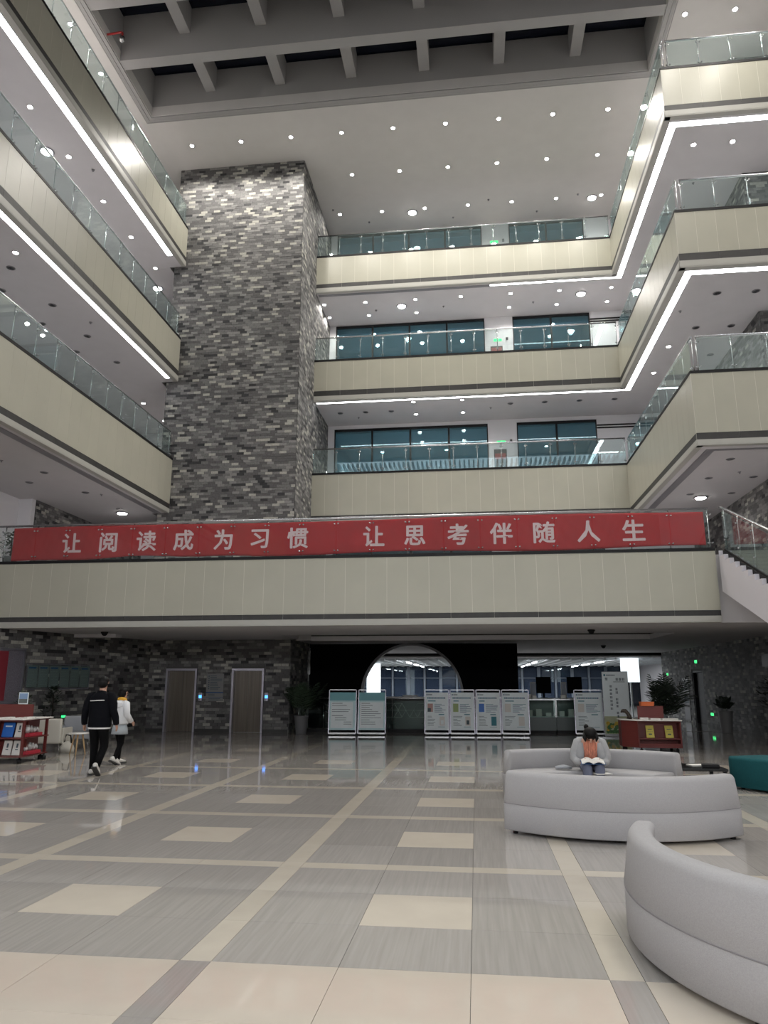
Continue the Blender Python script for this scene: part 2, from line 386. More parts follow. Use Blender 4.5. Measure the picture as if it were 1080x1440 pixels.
# ------------------------------------------------------------------ gallery fronts
PANEL_ME = {}
def fascia(name, p0, p1, lvl, label=None, first=.0):
    """clad parapet from p0 to p1; the atrium lies to the right-hand side of the walking direction"""
    p0, p1 = Vector((*p0, 0)), Vector((*p1, 0)); u = (p1-p0).normalized(); n = Vector((u.y, -u.x, 0)); Ln = (p1-p0).length; rz = math.atan2(u.y, u.x)
    t = T[lvl]; zp, zd, zl = PROF[lvl]; b = MB()
    def strip(z0, z1, d0, d1, m): b.obox((p0+p1)/2+n*(d0+d1)/2+Vector((0, 0, (z0+z1)/2)), u*Ln/2, n*(d1-d0)/2, Vector((0, 0, (z1-z0)/2)), m)
    strip(zp, t-.07, -.16, -.0025, 0); strip(zd, zp, -.16, -.0125, 0)                 # backing
    strip(t-.07, t+.012, -.20, .012, 1)              # black cap
    strip(zl+.03, zd, -.16, .014, 2)                  # ledge
    strip(zl, zl+.03, -.16, .008, 2)
    root = tag(b.build(name, [BACKING, BLACK, LEDGE]), label, None, None, 'structure')
    wp = .551; nP = max(1, round(Ln/wp)); wp = Ln/nP; hz = t-.07-zp
    k = (round(wp, 4), lvl)
    if k not in PANEL_ME:
        PANEL_ME[k] = (MB().box(-wp/2+.004, -.0, -hz/2+.003, wp/2-.004, .012, hz/2-.003).mesh('panel', CREAM),
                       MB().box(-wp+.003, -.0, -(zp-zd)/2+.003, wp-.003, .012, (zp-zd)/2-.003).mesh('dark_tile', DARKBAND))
    me, dk = PANEL_ME[k]
    for i in range(nP): put('panel', me, root, p0+u*wp*(i+.5)+Vector((0, 0, (t-.07+zp)/2)), rz)
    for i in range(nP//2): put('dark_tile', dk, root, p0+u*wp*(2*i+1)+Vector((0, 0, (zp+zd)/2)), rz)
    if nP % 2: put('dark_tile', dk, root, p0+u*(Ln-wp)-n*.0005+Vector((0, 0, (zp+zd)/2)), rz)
    return root
FL = {3: 'third', 4: 'fourth', 5: 'fifth'}
for lv in (3, 4, 5):
    # walking +X along the back gallery keeps the atrium (-Y) on the right
    fascia(f'wall_back_{FL[lv]}_floor', (XT1, YB), (XR, YB), lv, f'cream panelled parapet of the back gallery, {FL[lv]} floor')
    fascia(f'wall_right_{FL[lv]}_floor', (XR, YB), (XR, YR+.02), lv, f'cream panelled parapet along the right gallery, {FL[lv]} floor')
    fascia(f'wall_front_{FL[lv]}_floor', (XR, YR), (13.0, YR), lv, f'cream panelled parapet facing the hall at the right, {FL[lv]} floor')
    fascia(f'wall_left_{FL[lv]}_floor', (XL, 8.0), (XL, YT), lv, f'cream panelled parapet along the left gallery, {FL[lv]} floor')
    b = MB(); t = T[lv]; zp, zd, zl = PROF[lv]
    b.box(XL-.16, -4, zl, XL, 7.99, t, 0); struct(f'wall_left_{FL[lv]}_floor_near', b, [CREAM])
fascia('wall_bridge', (-15.0, YBR), (6.04, YBR), 2, 'long cream panelled parapet of the bridge under the red banner')

# slabs: flat soffits and floors of the galleries
def slab(name, x0, y0, x1, y1, lv, z0=None, mats=None):
    return struct(name, MB().box(x0, y0, PROF[lv][2]+.001 if z0 is None else z0, x1, y1, T[lv]-.14), mats or SOFFIT)
for lv in (3, 4, 5):
    slab(f'ceiling_back_{lv-2}', XT1+.01, YB+.165, 13.0, YW, lv)
    slab(f'ceiling_right_{lv-2}', XR+.165, YR+.165, 13.0, YB+.16, lv)
    slab(f'ceiling_left_{lv-2}', -15.3, -4, XL-.165, YT-.01, lv)
    slab(f'ceiling_left_corner_{lv-2}', -15.3, YT-.005, XT0-.21, YW, lv)
# ground floor ceiling with a recess in front of the black partition
gz, gt = 3.12, T[2]-.14
g = MB(); RX0, RX1, RY0, RY1 = -6.1, 5.9, 23.2, 26.2
g.box(-15.3, YBR+.165, gz, 9.19, RY0, gt); g.box(-15.3, RY0, gz, XT0-.22, 39.0, gt); g.box(XT0-.22, RY0, gz, RX0, YT-.01, gt)
g.box(RX1, RY0, gz, 9.19, RY1, gt); g.box(XT1+.02, RY1, gz, 9.19, 39.0, gt)
g.box(RX0, RY0, 3.75, RX1, RY1, gt)
struct('ceiling_ground_floor', g, [SOFFIT])
struct('trim_1', MB().box(RX0+.3, RY1-.03, 3.262, RX1-.01, RY1-.002, 3.7).box(RX0+.3, RY1-.05, 3.10, RX1-.01, RY1-.002, 3.26, 1).box(RX1-.05, RY0+.01, 3.10, RX1-.002, RY1-.051, 3.26, 1).box(RX1-.03, RY0+.01, 3.262, RX1-.002, RY1-.031, 3.7), [DARKBAND, WALLW])
struct('trim_2', MB().box(-13.2, 21.9, 3.02, -11.0, 22.3, 3.119), [SOFFIT])
# second floor walking level beyond the bridge on its right
slab('floor_second', 9.2, YBR+.17, 13, YW, 2, gz)

# back wall of the upper galleries with the window openings
WIN = [(-6.05, .79), (2.05, 5.45)]
for lv, top, zt in ((2, 7.75, 7.45), (3, 12.94, 12.76), (4, 17.86, 17.82), (5, 22.6, 22.6)):
    b = MB(); z0 = T[lv]-.14
    for a, c in ((XT1-.0, WIN[0][0]), (WIN[0][1], WIN[1][0]), (WIN[1][1], 9.04)): b.box(a, YW, z0, c, YW+.25, top)
    if zt < top-.01:
        for a, c in WIN: b.box(a, YW, zt, c, YW+.25, top)
    struct('wall_back' if lv == 2 else f'wall_back_rooms_{lv-2}', b, WALLW)
    for j, (a, c) in enumerate(WIN):
        nP = 4 if j == 0 else 2; wpn = (c-a)/nP; fr = MB(); z1 = min(zt, top-.01)
        fr.box(a, YW-.03, z1-.10, c, YW+.08, z1); fr.box(a, YW-.03, z0, c, YW+.08, z0+.22)
        for i in range(nP+1):
            x = a+wpn*i; fr.box(x-.04 if i else x, YW-.03, z0+.22, x+.04 if i < nP else x, YW+.08, z1-.10)
        wroot = struct(f'window_{(lv-2)*2+j+1}', fr, [BLACK], 'dark framed window of the back rooms')
        pm = MB().box(-wpn/2+.045, -.006, 0, wpn/2-.045, .006, z1-z0-.34).mesh('pane', WGLASS)
        for i in range(nP): put('pane', pm, wroot, (a+wpn*(i+.5), YW+.02, z0+.23))
    # the rooms behind
    r = MB(); r.box(XT1, 40, z0, 9.0, 40.2, top+.3); r.box(XT1-.2, YW+.26, z0, XT1, 40.2, top+.3); r.box(9.0, YW+.26, z0, 9.2, 40.2, top+.3)
    r.box(XT1-.2, YW+.26, z0-.1, 9.2, 40.2, z0); r.box(XT1-.2, YW+.26, top+.3, 9.2, 40.2, top+.4)
    r.box(XT1, YW+.4, top-.25, 9.0, 34, top+.28, 1)
    struct(f'wall_room_{lv-1}', r, [ROOMW, SOFFIT])
b = MB(); 
for z in (12.35, 17.35): b.box(5.46, YW-.05, z, 8.9, YW-.002, z+.05); b.box(5.46, YW-.05, z+.12, 8.9, YW-.002, z+.17)
struct('trim_3', b, BLACK)

# high ceiling with the coffered roof light
SX0, SX1, SY0, SY1 = -11.5, 6.45, 1.0, 22.43
b = MB(); b.box(-15.3, SY1, ZC, 13, YB-.12, ZC+.4); b.box(-15.3, -4, ZC, SX0, SY1, ZC+.4); b.box(SX1, -4, ZC, 13, SY1, ZC+.4); b.box(SX0, -4, ZC, SX1, SY0, ZC+.4)
struct('ceiling', b, CEIL, 'white high ceiling around the coffered roof light')
struct('ceiling_fifth_floor', MB().box(-15.3, YB-.12, 22.6, 13, 40.3, 22.9), CEIL)
b = MB()
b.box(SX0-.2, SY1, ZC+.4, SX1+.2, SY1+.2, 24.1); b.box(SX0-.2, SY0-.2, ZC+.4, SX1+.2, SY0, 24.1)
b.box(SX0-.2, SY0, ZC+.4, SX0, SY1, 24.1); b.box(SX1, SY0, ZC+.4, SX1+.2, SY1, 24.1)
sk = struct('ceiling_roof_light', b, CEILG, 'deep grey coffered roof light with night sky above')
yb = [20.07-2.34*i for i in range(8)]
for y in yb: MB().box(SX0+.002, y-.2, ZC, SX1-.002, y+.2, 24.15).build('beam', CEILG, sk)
ys_ = [SY1]+[y for y in yb]
rm = {}
for i in range(8):
    y1 = (SY1 if i == 0 else yb[i-1]-.2); y0 = yb[i]+.2; d = y1-y0-.004
    key = round(d, 3)
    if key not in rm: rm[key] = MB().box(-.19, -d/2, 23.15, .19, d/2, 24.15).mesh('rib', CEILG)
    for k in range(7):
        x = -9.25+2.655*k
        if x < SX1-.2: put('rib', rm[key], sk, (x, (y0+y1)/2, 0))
b = MB(); b.box(SX0-.2, SY0-.2, 24.16, SX1+.2, SY1+.2, 24.2); b.build('pane', NAVY, sk)
# stepped moulding around the opening
b = MB()
for d0, d1, zz in ((.02, .14, .05), (.17, .27, .03), (.30, .33, .015)):
    x0, x1, y0, y1 = SX0, SX1, SY0, SY1
    b.box(x0-d1, y1+d0, ZC-zz, x1+d1, y1+d1, ZC-.001); b.box(x0-d1, y0-d1, ZC-zz, x0-d0, y1+d0, ZC-.001); b.box(x1+d0, y0-d1, ZC-zz, x1+d1, y1+d0, ZC-.001)
struct('trim_4', b, CEILG, 'stepped moulding around the roof light')

# enclosing walls out of view
b = MB(); b.box(-15.5, -4, 3.0, -15.3, YW+.2, ZC+.4); struct('wall_left_outer', b, WALLW)
b = MB(); b.box(-15.5, 22.8, 4.9, -14.82, 23.0, 7.75); struct('wall_left_end', b, WALLW)
struct('wall_left_back', MB().box(-15.3, YW, 4.8, XT0, YW+.2, 22.9), WALLW)
struct('wall_right_outer', MB().box(13, -14, 0, 13.2, 19.6, ZC+.4).box(13, 19.6, 3.12, 13.2, YW, ZC+.4), WALLW)
struct('wall_right_return', MB().box(9.2, 18.8, 0, 13, 19.0, 4.8), MORTAR)
struct('wall_left_near', MB().box(-15.7, -14, 0, -15.5, 19.2, 4.0), WALLW)
struct('wall_rear', MB().box(-15.5, -14.2, 0, 13, -14, 20).box(-15.5, -4.2, 20.2, 13, -4, ZC+.4), mat('grey rear wall paint', (.38, .37, .36), .8))
struct('wall_rear_sides', MB().box(-15.5, -14, 4, -15.3, -4, 20.2).box(13, -14, 19, 13.2, -4, 20.2), WALLW)
struct('ceiling_rear', MB().box(-15.5, -14.2, 20.2, 13, -4.0, 20.4), SOFFIT)

# ------------------------------------------------------------------ light strips under the galleries
def strip_light(label, boxes, lit=True, group=None):
    t = thing('light_strip' if lit else 'unlit_light_strip', label, 'light', boxes[0][0:3], 0, group)
    o = Vector(boxes[0][0:3]); h = MB(); d = MB()
    for x0, y0, z0, x1, y1, z1 in boxes:
        d.box(x0-o.x, y0-o.y, z0-o.z, x1-o.x, y1-o.y, z1-o.z)
        e = .025; h.box(x0-e-o.x, y0-e-o.y, z0+.006-o.z, x1+e-o.x, y1+e-o.y, z1-o.z)
    h.build('housing', SOFFIT if lit else GREYSTRIP, t); d.build('diffuser', EMIT_S if lit else GREYSTRIP, t)
def sb(x0, y0, x1, y1, z): return (x0, y0, z-.012, x1, y1, z)
z5, z4, z3 = 17.86, 12.94, 7.75
strip_light('bright white light strip under the fifth floor gallery at the left', [sb(XL-.4, -3.5, XL-.2, YT-.85, z5)])
strip_light('bright white light strip under the fourth floor gallery at the left', [sb(XL-.32, -3.5, XL-.12-.05, YT-.4, z4)])
strip_light('bright white L shaped light strip under the fifth floor right gallery', [sb(XR+.2, YR+.25, XR+.4, YB+.3, z5), sb(XR+.401, YR+.25, 12.9, YR+.45, z5), sb(1.0, YB+.3-.1, XR+.199, YB+.3, z5)])
strip_light('bright white L shaped light strip under the fourth floor right gallery', [sb(XR+.2, YR+.2, XR+.4, YB+.3, z4), sb(XR+.401, YR+.2, 12.9, YR+.4, z4), sb(XT1+.1, YB+.2, XR+.199, YB+.3, z4)])
strip_light('dark unlit light strip under the fifth floor back gallery beside the tower', [sb(XT1+.1, YB+.22, .97, YB+.36, z5)], False)
strip_light('dark unlit light strip under the third floor left gallery', [sb(XL-.5, 0, XL-.3, YT-.1, z3)], False)
strip_light('dark unlit L shaped light strip under the third floor right gallery', [sb(XR+.35, YR+.4, XR+.55, YB+.3, z3), sb(XR+.551, YR+.4, 12.9, YR+.5, z3)], False)

# ------------------------------------------------------------------ recessed downlights
RING = MB().lathe([(.066, 0), (.105, -.0), (.105, -.014), (.08, -.018), (.07, -.010)], n=18).mesh('ring', SOFFIT)
DISC = MB().lathe([(.072, -.016), (.0001, -.016)], n=18).mesh('lamp_disc', EMIT_W)
DISCO = MB().lathe([(.088, -.013), (.0001, -.013)], n=14).mesh('lamp_disc', OFFLAMP)
RINGO = MB().lathe([(.085, 0), (.12, -.0), (.12, -.01), (.09, -.016), (.088, -.012)], n=14).mesh('ring', GREYSTRIP)
LD = {}
def spot(power, size=2.6, blend=.6, col=WARM):
    k = (power, size, blend, col)
    if k not in LD:
        l = bpy.data.lights.new('downlight_bulb', 'SPOT'); l.energy = power; l.spot_size = size; l.spot_blend = blend; l.color = col; l.shadow_soft_size = .09
        LD[k] = l
    return LD[k]
def downlight(x, y, z, label, power, lit=True, group=None, size=2.6):
    if lit:
        o = put('downlight', RING, None, (x, y, z)); put('lamp_disc', DISC, o)
        if power: put('downlight_bulb', spot(power, size), o, (0, 0, -.05))
        return tag(o, label, 'ceiling light', group)
    o = put('unlit_downlight', RINGO, None, (x, y, z)); put('lamp_disc', DISCO, o)
    return tag(o, label, 'ceiling light', group)
def nth(i): return ORD[i] if i < 12 else f'{i+1}th'
for i in range(9): downlight(-10.58+1.995*i, 24.1, ZC, f'lit downlight on the high ceiling, front row, {nth(i)} from the left', P_HIGH)
for i in range(7): downlight(-4.59+1.993*i, 26.54, ZC, f'lit downlight on the high ceiling, back row, {nth(i)} from the tower', P_HIGH*.38)
for i in range(11):
    for j, x in enumerate((7.11, 8.63)):
        downlight(x, 20.3-2*i, ZC, f'lit downlight right of the roof light, {"inner" if j == 0 else "outer"} row, {nth(i)} from the back', P_HIGH*.55)
for i in range(10): downlight(-12.4, 20.3-2*i, ZC, f'lit downlight above the left gallery on the high ceiling, {nth(i)} from the tower', P_HIGH*.65, group='downlights above the left gallery')
for i in range(7): downlight(-5.65+1.945*i, 29.56, 22.6, f'lit downlight over the fifth floor back gallery, {nth(i)} from the tower', P_CORR)
for i, x in enumerate((-6.2, -4.38, -2.19, -.23, 1.89, 3.93, 6.07)):
    downlight(x, 29.13, z5, f'lit downlight under the fifth floor back gallery, front row, {nth(i)} from the tower', P_CORR)
for i, x in enumerate((-6.2, -4.39, -2.23, 1.88, 3.94, 6.09)):
    downlight(x, 30.32, z5, f'lit downlight under the fifth floor back gallery, rear row, {nth(i)} from the tower', P_CORR)
for i, (x, y) in enumerate(((-2.28, 28.63), (-.27, 28.63), (-2.28, 30.08), (-.27, 30.1))):
    downlight(x, y, z4, f'lit downlight under the fourth floor back gallery, {["front left", "front right", "rear left", "rear right"][i]} one of the four', P_CORR)
for i, y in enumerate((24.53, 26.76)): downlight(6.87, y, z4, f'lit downlight under the fourth floor right gallery, {["nearer the stairs", "nearer the back corner"][i]}', P_CORR)
for i, x in enumerate((7.09, 8.24)): downlight(x, 20.72, z5, f'lit downlight under the fifth floor right gallery behind the strip corner, {["left", "right"][i]} one', P_CORR)
for i, y in enumerate((25.42, 23.27, 21.15, 18.91, 16.82, 14.7, 12.6)):
    downlight(-12.35, y, z5, f'lit downlight under the fifth floor left gallery, {nth(i)} from the tower', P_CORR)
for i, y in enumerate((29.6, 27.45, 16.5)): downlight(-13.4 if i < 2 else -12.0, y, z4, f'lit downlight under the fourth floor left gallery, {["farthest back", "second from the back", "out front"][i]}', P_CORR)
for lv, z in ((3, 13.24), (4, 18.16), (5, 22.6)):  # lamps added inside the rooms to brighten the windows
    for i, x in enumerate((-4.5, -1.2, 3.8)): downlight(x, 36.2, z, f'added downlight brightening the {FL[lv]} floor back room, {nth(i)} from the left', {3: 260, 4: 200, 5: 110}[lv])
# oval surface lamps
def oval(x, y, z, label, power=P_OVAL):
    o = MB().lathe([(.20, 0), (.22, -.01), (.22, -.03), (.20, -.035)], n=24).build('round_ceiling_lamp', STEELD, None, (x, y, z))
    MB().lathe([(.178, -.03), (.15, -.06), (.09, -.075), (.0001, -.08)], n=24).build('lamp_cover', EMIT_W, o)
    if power: put('lamp_bulb', spot(power, 2.9, .6, COOL), o, (0, 0, -.13))
    tag(o, label, 'ceiling light')
oval(-2.34, 29.8, 22.6, 'round domed ceiling lamp over the fifth floor back gallery, near the tower')
oval(5.64, 29.7, 22.6, 'round domed ceiling lamp over the fifth floor back gallery, at the right end')
oval(-2.84, 29.65, z5, 'round domed ceiling lamp under the fifth floor back gallery, near the tower')
oval(4.87, 29.5, z5, 'round domed ceiling lamp under the fifth floor back gallery, at the right end')
oval(-12.9, 18.6, z5, 'round domed ceiling lamp under the fifth floor left gallery seen over the glass')
oval(-12.9, 26.9, z5, 'round domed ceiling lamp under the fifth floor left gallery beside the tower')
oval(-12.78, 25.19, z3, 'round domed ceiling lamp under the third floor left gallery above the banner')
oval(7.65, 25.25, z3, 'round domed ceiling lamp under the third floor right gallery beside the stairs')
# unlit ones and sensors
UN = [(-12.6, 13+2.1*i, z4, 'fourth floor left gallery') for i in range(6)]+[(-13.6, 14.1+2.1*i, z4, 'fourth floor left gallery, outer row') for i in range(5)] + \
     [(-12.6, 15+2.4*i, z3, 'third floor left gallery') for i in range(5)]+[(-13.7, 16+2.4*i, z3, 'third floor left gallery, outer row') for i in range(3)] + \
     [(7.4, 21+2.2*i, z4, 'fourth floor right gallery') for i in range(2)]+[(8.5, 21+2.2*i, z4, 'fourth floor right gallery, outer row') for i in range(3)] + \
     [(7.2, 20.8+2.0*i, z3, 'third floor right gallery') for i in range(3)]+[(8.5, 20.8+2.0*i, z3, 'third floor right gallery, outer row') for i in range(3)] + \
     [(1.7+1.4*i, 29.3, z4, 'fourth floor back gallery') for i in range(4)]+[(-5.5+1.1*i, 29.6, z4, 'fourth floor back gallery beside the tower') for i in range(3)]
cn = {}
for x, y, z, s_ in UN:
    cn[s_] = cn.get(s_, -1)+1
    downlight(x, y, z, f'dark unlit downlight under the {s_}, {nth(cn[s_])} of its row', 0, False)
DOME = MB().lathe([(.10, 0), (.11, -.03), (.085, -.05), (.07, -.09), (.035, -.115), (.0001, -.12)], n=16).mesh('dome', BLACK)
for x, y, lab in ((3.25, 21.6, 'dark dome camera under the bridge above the white posters'), (5.1, 31.0, 'dark dome camera on the ground floor ceiling near the brick side wall'),
                  (-10.9, 21.0, 'small dark dome camera under the bridge near the lifts')):
    tag(put('dome_camera', DOME, None, (x, y, 3.12)), lab, 'camera')
SPR = MB().lathe([(.05, 0), (.05, -.01), (.02, -.015), (.015, -.05), (.03, -.055), (.0001, -.06)], n=10).mesh('sprinkler', GREYSTRIP)
k_ = 0
for z, pts_, s_ in ((22.6, [(-5.9, 29.2), (-4.4, 30.3), (-.5, 30.4), (1.1, 29.3), (3.3, 30.4), (5.0, 29.4)], 'fifth floor back gallery ceiling'),
                    (z5, [(-4.0, 29.9), (-1.0, 29.9), (2.9, 30.0), (7.6, 22.6), (-11.9, 19.6)], 'fifth floor gallery soffit'),
                    (z4, [(-4.8, 30.2), (.9, 29.7), (6.6, 22.0), (-12.0, 20.5)], 'fourth floor gallery soffit'),
                    (z3, [(-13.1, 18.5), (-12.2, 22.5), (7.9, 22.2)], 'third floor gallery soffit')):
    for i, (x, y) in enumerate(pts_): tag(put('sprinkler', SPR, None, (x, y, z)), f'tiny dark sprinkler head on the {s_}, {nth(i)} from the left', 'sprinkler', f'sprinklers on the {s_}')
# slatted hall ceiling behind the camera with tube lamps: what the glass reflects
for i in range(6):
    for j in range(3):
        o = MB().box(-.09, -1.2, -.08, .09, 1.2, 0).build('tube_lamp', SLAT, None, (-11+4.2*i, -5.6-3.1*j, 19.6))
        MB().box(-.075, -1.17, -.38, .075, 1.17, -.30).build('lamp_cover', EMIT_T, o); tag(o, f'long tube lamp of the slatted hall, {nth(i)} from the left, {nth(j)} row', 'ceiling light', 'tube lamps of the entrance hall')
b = MB()
for i in range(70): b.box(-15+.4*i, -13.9, 19.75, -15+.4*i+.14, -4.3, 20.1)
tag(b.build('ceiling_slats', SLAT), kind='structure')
tag(MB().box(-15.2, -13.9, 20.12, 12.9, -4.25, 20.16).build('ceiling_added_glow', mat('added glowing sheet', (.8, .85, .9), emit=(.72, .88, 1.0), es=1.5)), kind='structure')  # glowing sheet added above the slats so the glass reflects bright stripes

# added lobby ceiling and fill lamps behind the camera, brightening the ground floor
tag(MB().box(-15.2, -13.9, 6.4, 12.9, -4.6, 6.6).build('ceiling_lobby_added', SOFFIT), kind='structure')
pl = bpy.data.lights.new('lobby_fill_bulb', 'POINT'); pl.energy = P_LOBBY_FILL; pl.color = (.95, .97, 1); pl.shadow_soft_size = .16
for i in range(6):
    for j in range(2):
        o = MB().lathe([(.20, 0), (.22, -.01), (.22, -.03), (.20, -.035)], n=20).build('round_ceiling_lamp', STEELD, None, (-11+4*i, -6-4*j, 6.4))
        MB().lathe([(.178, -.03), (.15, -.06), (.09, -.075), (.0001, -.08)], n=20).build('lamp_cover', EMIT_W, o); put('lobby_fill_bulb', pl, o, (0, 0, -.3))
        tag(o, f'added round fill lamp behind the camera, {nth(i)} from the left in the {nth(j)} row', 'ceiling light')

# ------------------------------------------------------------------ glass balustrades
def railing(label, p0, p1, z, h=1.04, pane=.95, name='glass_balustrade', gm=None):
    p0, p1 = Vector((*p0, z)), Vector((*p1, z)); u = (p1-p0).normalized(); Ln = (p1-p0).length; rz = math.atan2(u.y, u.x)
    t = thing(name, label, 'railing', p0, rz)
    n = max(1, round(Ln/pane)); w_ = Ln/n
    MB().tube([(-.02, .06, h), (Ln+.02, .06, h)], .03, 10).build('handrail', STEEL, t)
    pm = MB().box(-w_/2+.008, -.006, .02, w_/2-.008, .006, h-.06).mesh('glass_pane', gm or GLASS)
    po = MB(); po.tube([(0, .07, 0), (0, .07, h-.02)], .014, 8)
    for zz in (.14, h-.17):
        for sx in (-.05, .05):
            po.loft([(sx, -.022, zz), (sx, .022, zz)], [.02, .02], 8, ref=(0, 0, 1)); po.tube([(sx, .02, zz), (0, .07, zz)], .009, 6)
    pom = po.mesh('post', STEEL)
    for i in range(n): put('glass_pane', pm, t, (w_*(i+.5), 0, 0))
    for i in range(n+1): put('post', pom, t, (w_*i, 0, 0))
    return t
for lv in (3, 4, 5):
    z = T[lv]+.012
    railing(f'glass balustrade with steel handrail on the back gallery of the {FL[lv]} floor', (XT1+.03, YB+.08), (XR+.0, YB+.08), z)
    railing(f'glass balustrade along the right gallery edge of the {FL[lv]} floor', (XR+.08, YB-.0), (XR+.08, YR+.15), z)
    railing(f'glass balustrade facing the hall on the right corner of the {FL[lv]} floor', (XR+.26, YR+.08), (12.6, YR+.08), z, pane=.93)
    railing(f'glass balustrade along the left gallery edge of the {FL[lv]} floor', (XL-.08, 8.0), (XL-.08, YT-.1), z)
railing('long glass balustrade on the bridge behind and around the red banner', (-15.2, YBR+.08), (5.98, YBR+.08), T[2]+.012, gm=GLASSB)

# ------------------------------------------------------------------ text
def text_mesh(txt, size, bold=0., ext=.003, matl=None, name='character'):
    c = bpy.data.curves.new('tmp', 'FONT'); c.body = txt; c.size = size; c.offset = bold; c.extrude = ext; c.align_x = 'CENTER'; c.resolution_u = 2
    o = bpy.data.objects.new('tmp', c); C.objects.link(o); bpy.context.view_layer.update()
    me = bpy.data.meshes.new_from_object(o.evaluated_get(bpy.context.evaluated_depsgraph_get())); bpy.data.objects.remove(o); bpy.data.curves.remove(c)
    me.name = name; me.materials.clear(); me.materials.append(matl)
    vs = [v.co for v in me.vertices]
    if vs:
        cx = (min(v.x for v in vs)+max(v.x for v in vs))/2; cy = (min(v.y for v in vs)+max(v.y for v in vs))/2
        for v in me.vertices: v.co.x -= cx; v.co.y -= cy
    return me

# ------------------------------------------------------------------ banner
def banner():
    x0, x1, zt, zb = -13.02, 5.88, 5.955, 5.04; y = YBR+.122
    def wr(x, z):
        a = .010*math.sin(x*1.7+z*3)+.006*math.sin(x*5.1-z*6+1)+.004*math.sin(x*11+z*4)
        a += .0032*math.sin(x*19+z*15+2*math.sin(x*.8))*(.5+.5*math.sin(x*.63+1))+.0022*math.sin(x*31-z*9)*(.5+.5*math.sin(x*.41))
        return a*.8
    nx, nz = 620, 16; vs = []; fs = []
    for j in range(nz+1):
        for i in range(nx+1):
            x = x0+(x1-x0)*i/nx; f = j/nz
            sag = .035*math.sin(x*.9)*f + (.02 if x < -6 else 0)*math.sin(x*2.2)*f
            top = zt+.02*math.sin(x*.55+1)
            z = top+(zb-sag-top)*f
            vs.append((x, y+wr(x, z), z))
    for j in range(nz):
        for i in range(nx): a = j*(nx+1)+i; fs.append((a, a+1, a+nx+2, a+nx+1))
    o = MB().add(vs, fs, 0, True).build('banner', RED)
    s = o.modifiers.new('cloth', 'SOLIDIFY'); s.thickness = .003; s.offset = 1
    tag(o, 'long red cloth banner with pale slogan characters hung along the bridge balustrade', 'banner')
    txt = '让阅读成为习惯让思考伴随人生'
    xs = [-11.23, -10.14, -9.03, -7.95, -6.81, -5.78, -4.72, -2.63, -1.53, -.38, .75, 1.86, 2.99, 4.12]
    for ch, x in zip(txt, xs):
        me = text_mesh(ch, .60, .004, .0006, LETTER)
        bm = bmesh.new(); bm.from_mesh(me); g0 = list(bm.verts)+list(bm.edges)+list(bm.faces)
        for q, (dx, dy) in enumerate(((.010, 0), (-.010, 0), (0, .009), (0, -.009))):
            dd = bmesh.ops.duplicate(bm, geom=g0); bmesh.ops.translate(bm, verts=[e_ for e_ in dd['geom'] if isinstance(e_, bmesh.types.BMVert)], vec=(dx, dy, .0002*(q+1)))
        bm.to_mesh(me); bm.free()
        z = 5.495+(.012 if -10 < x < -7 else 0)
        for v in me.vertices:
            X, Z = x+v.co.x*1.0, z+v.co.y
            v.co = (v.co.x, wr(X, Z)-.0062+v.co.z*-1, v.co.y)
        put('character', me, o, (x, y, z))
banner()

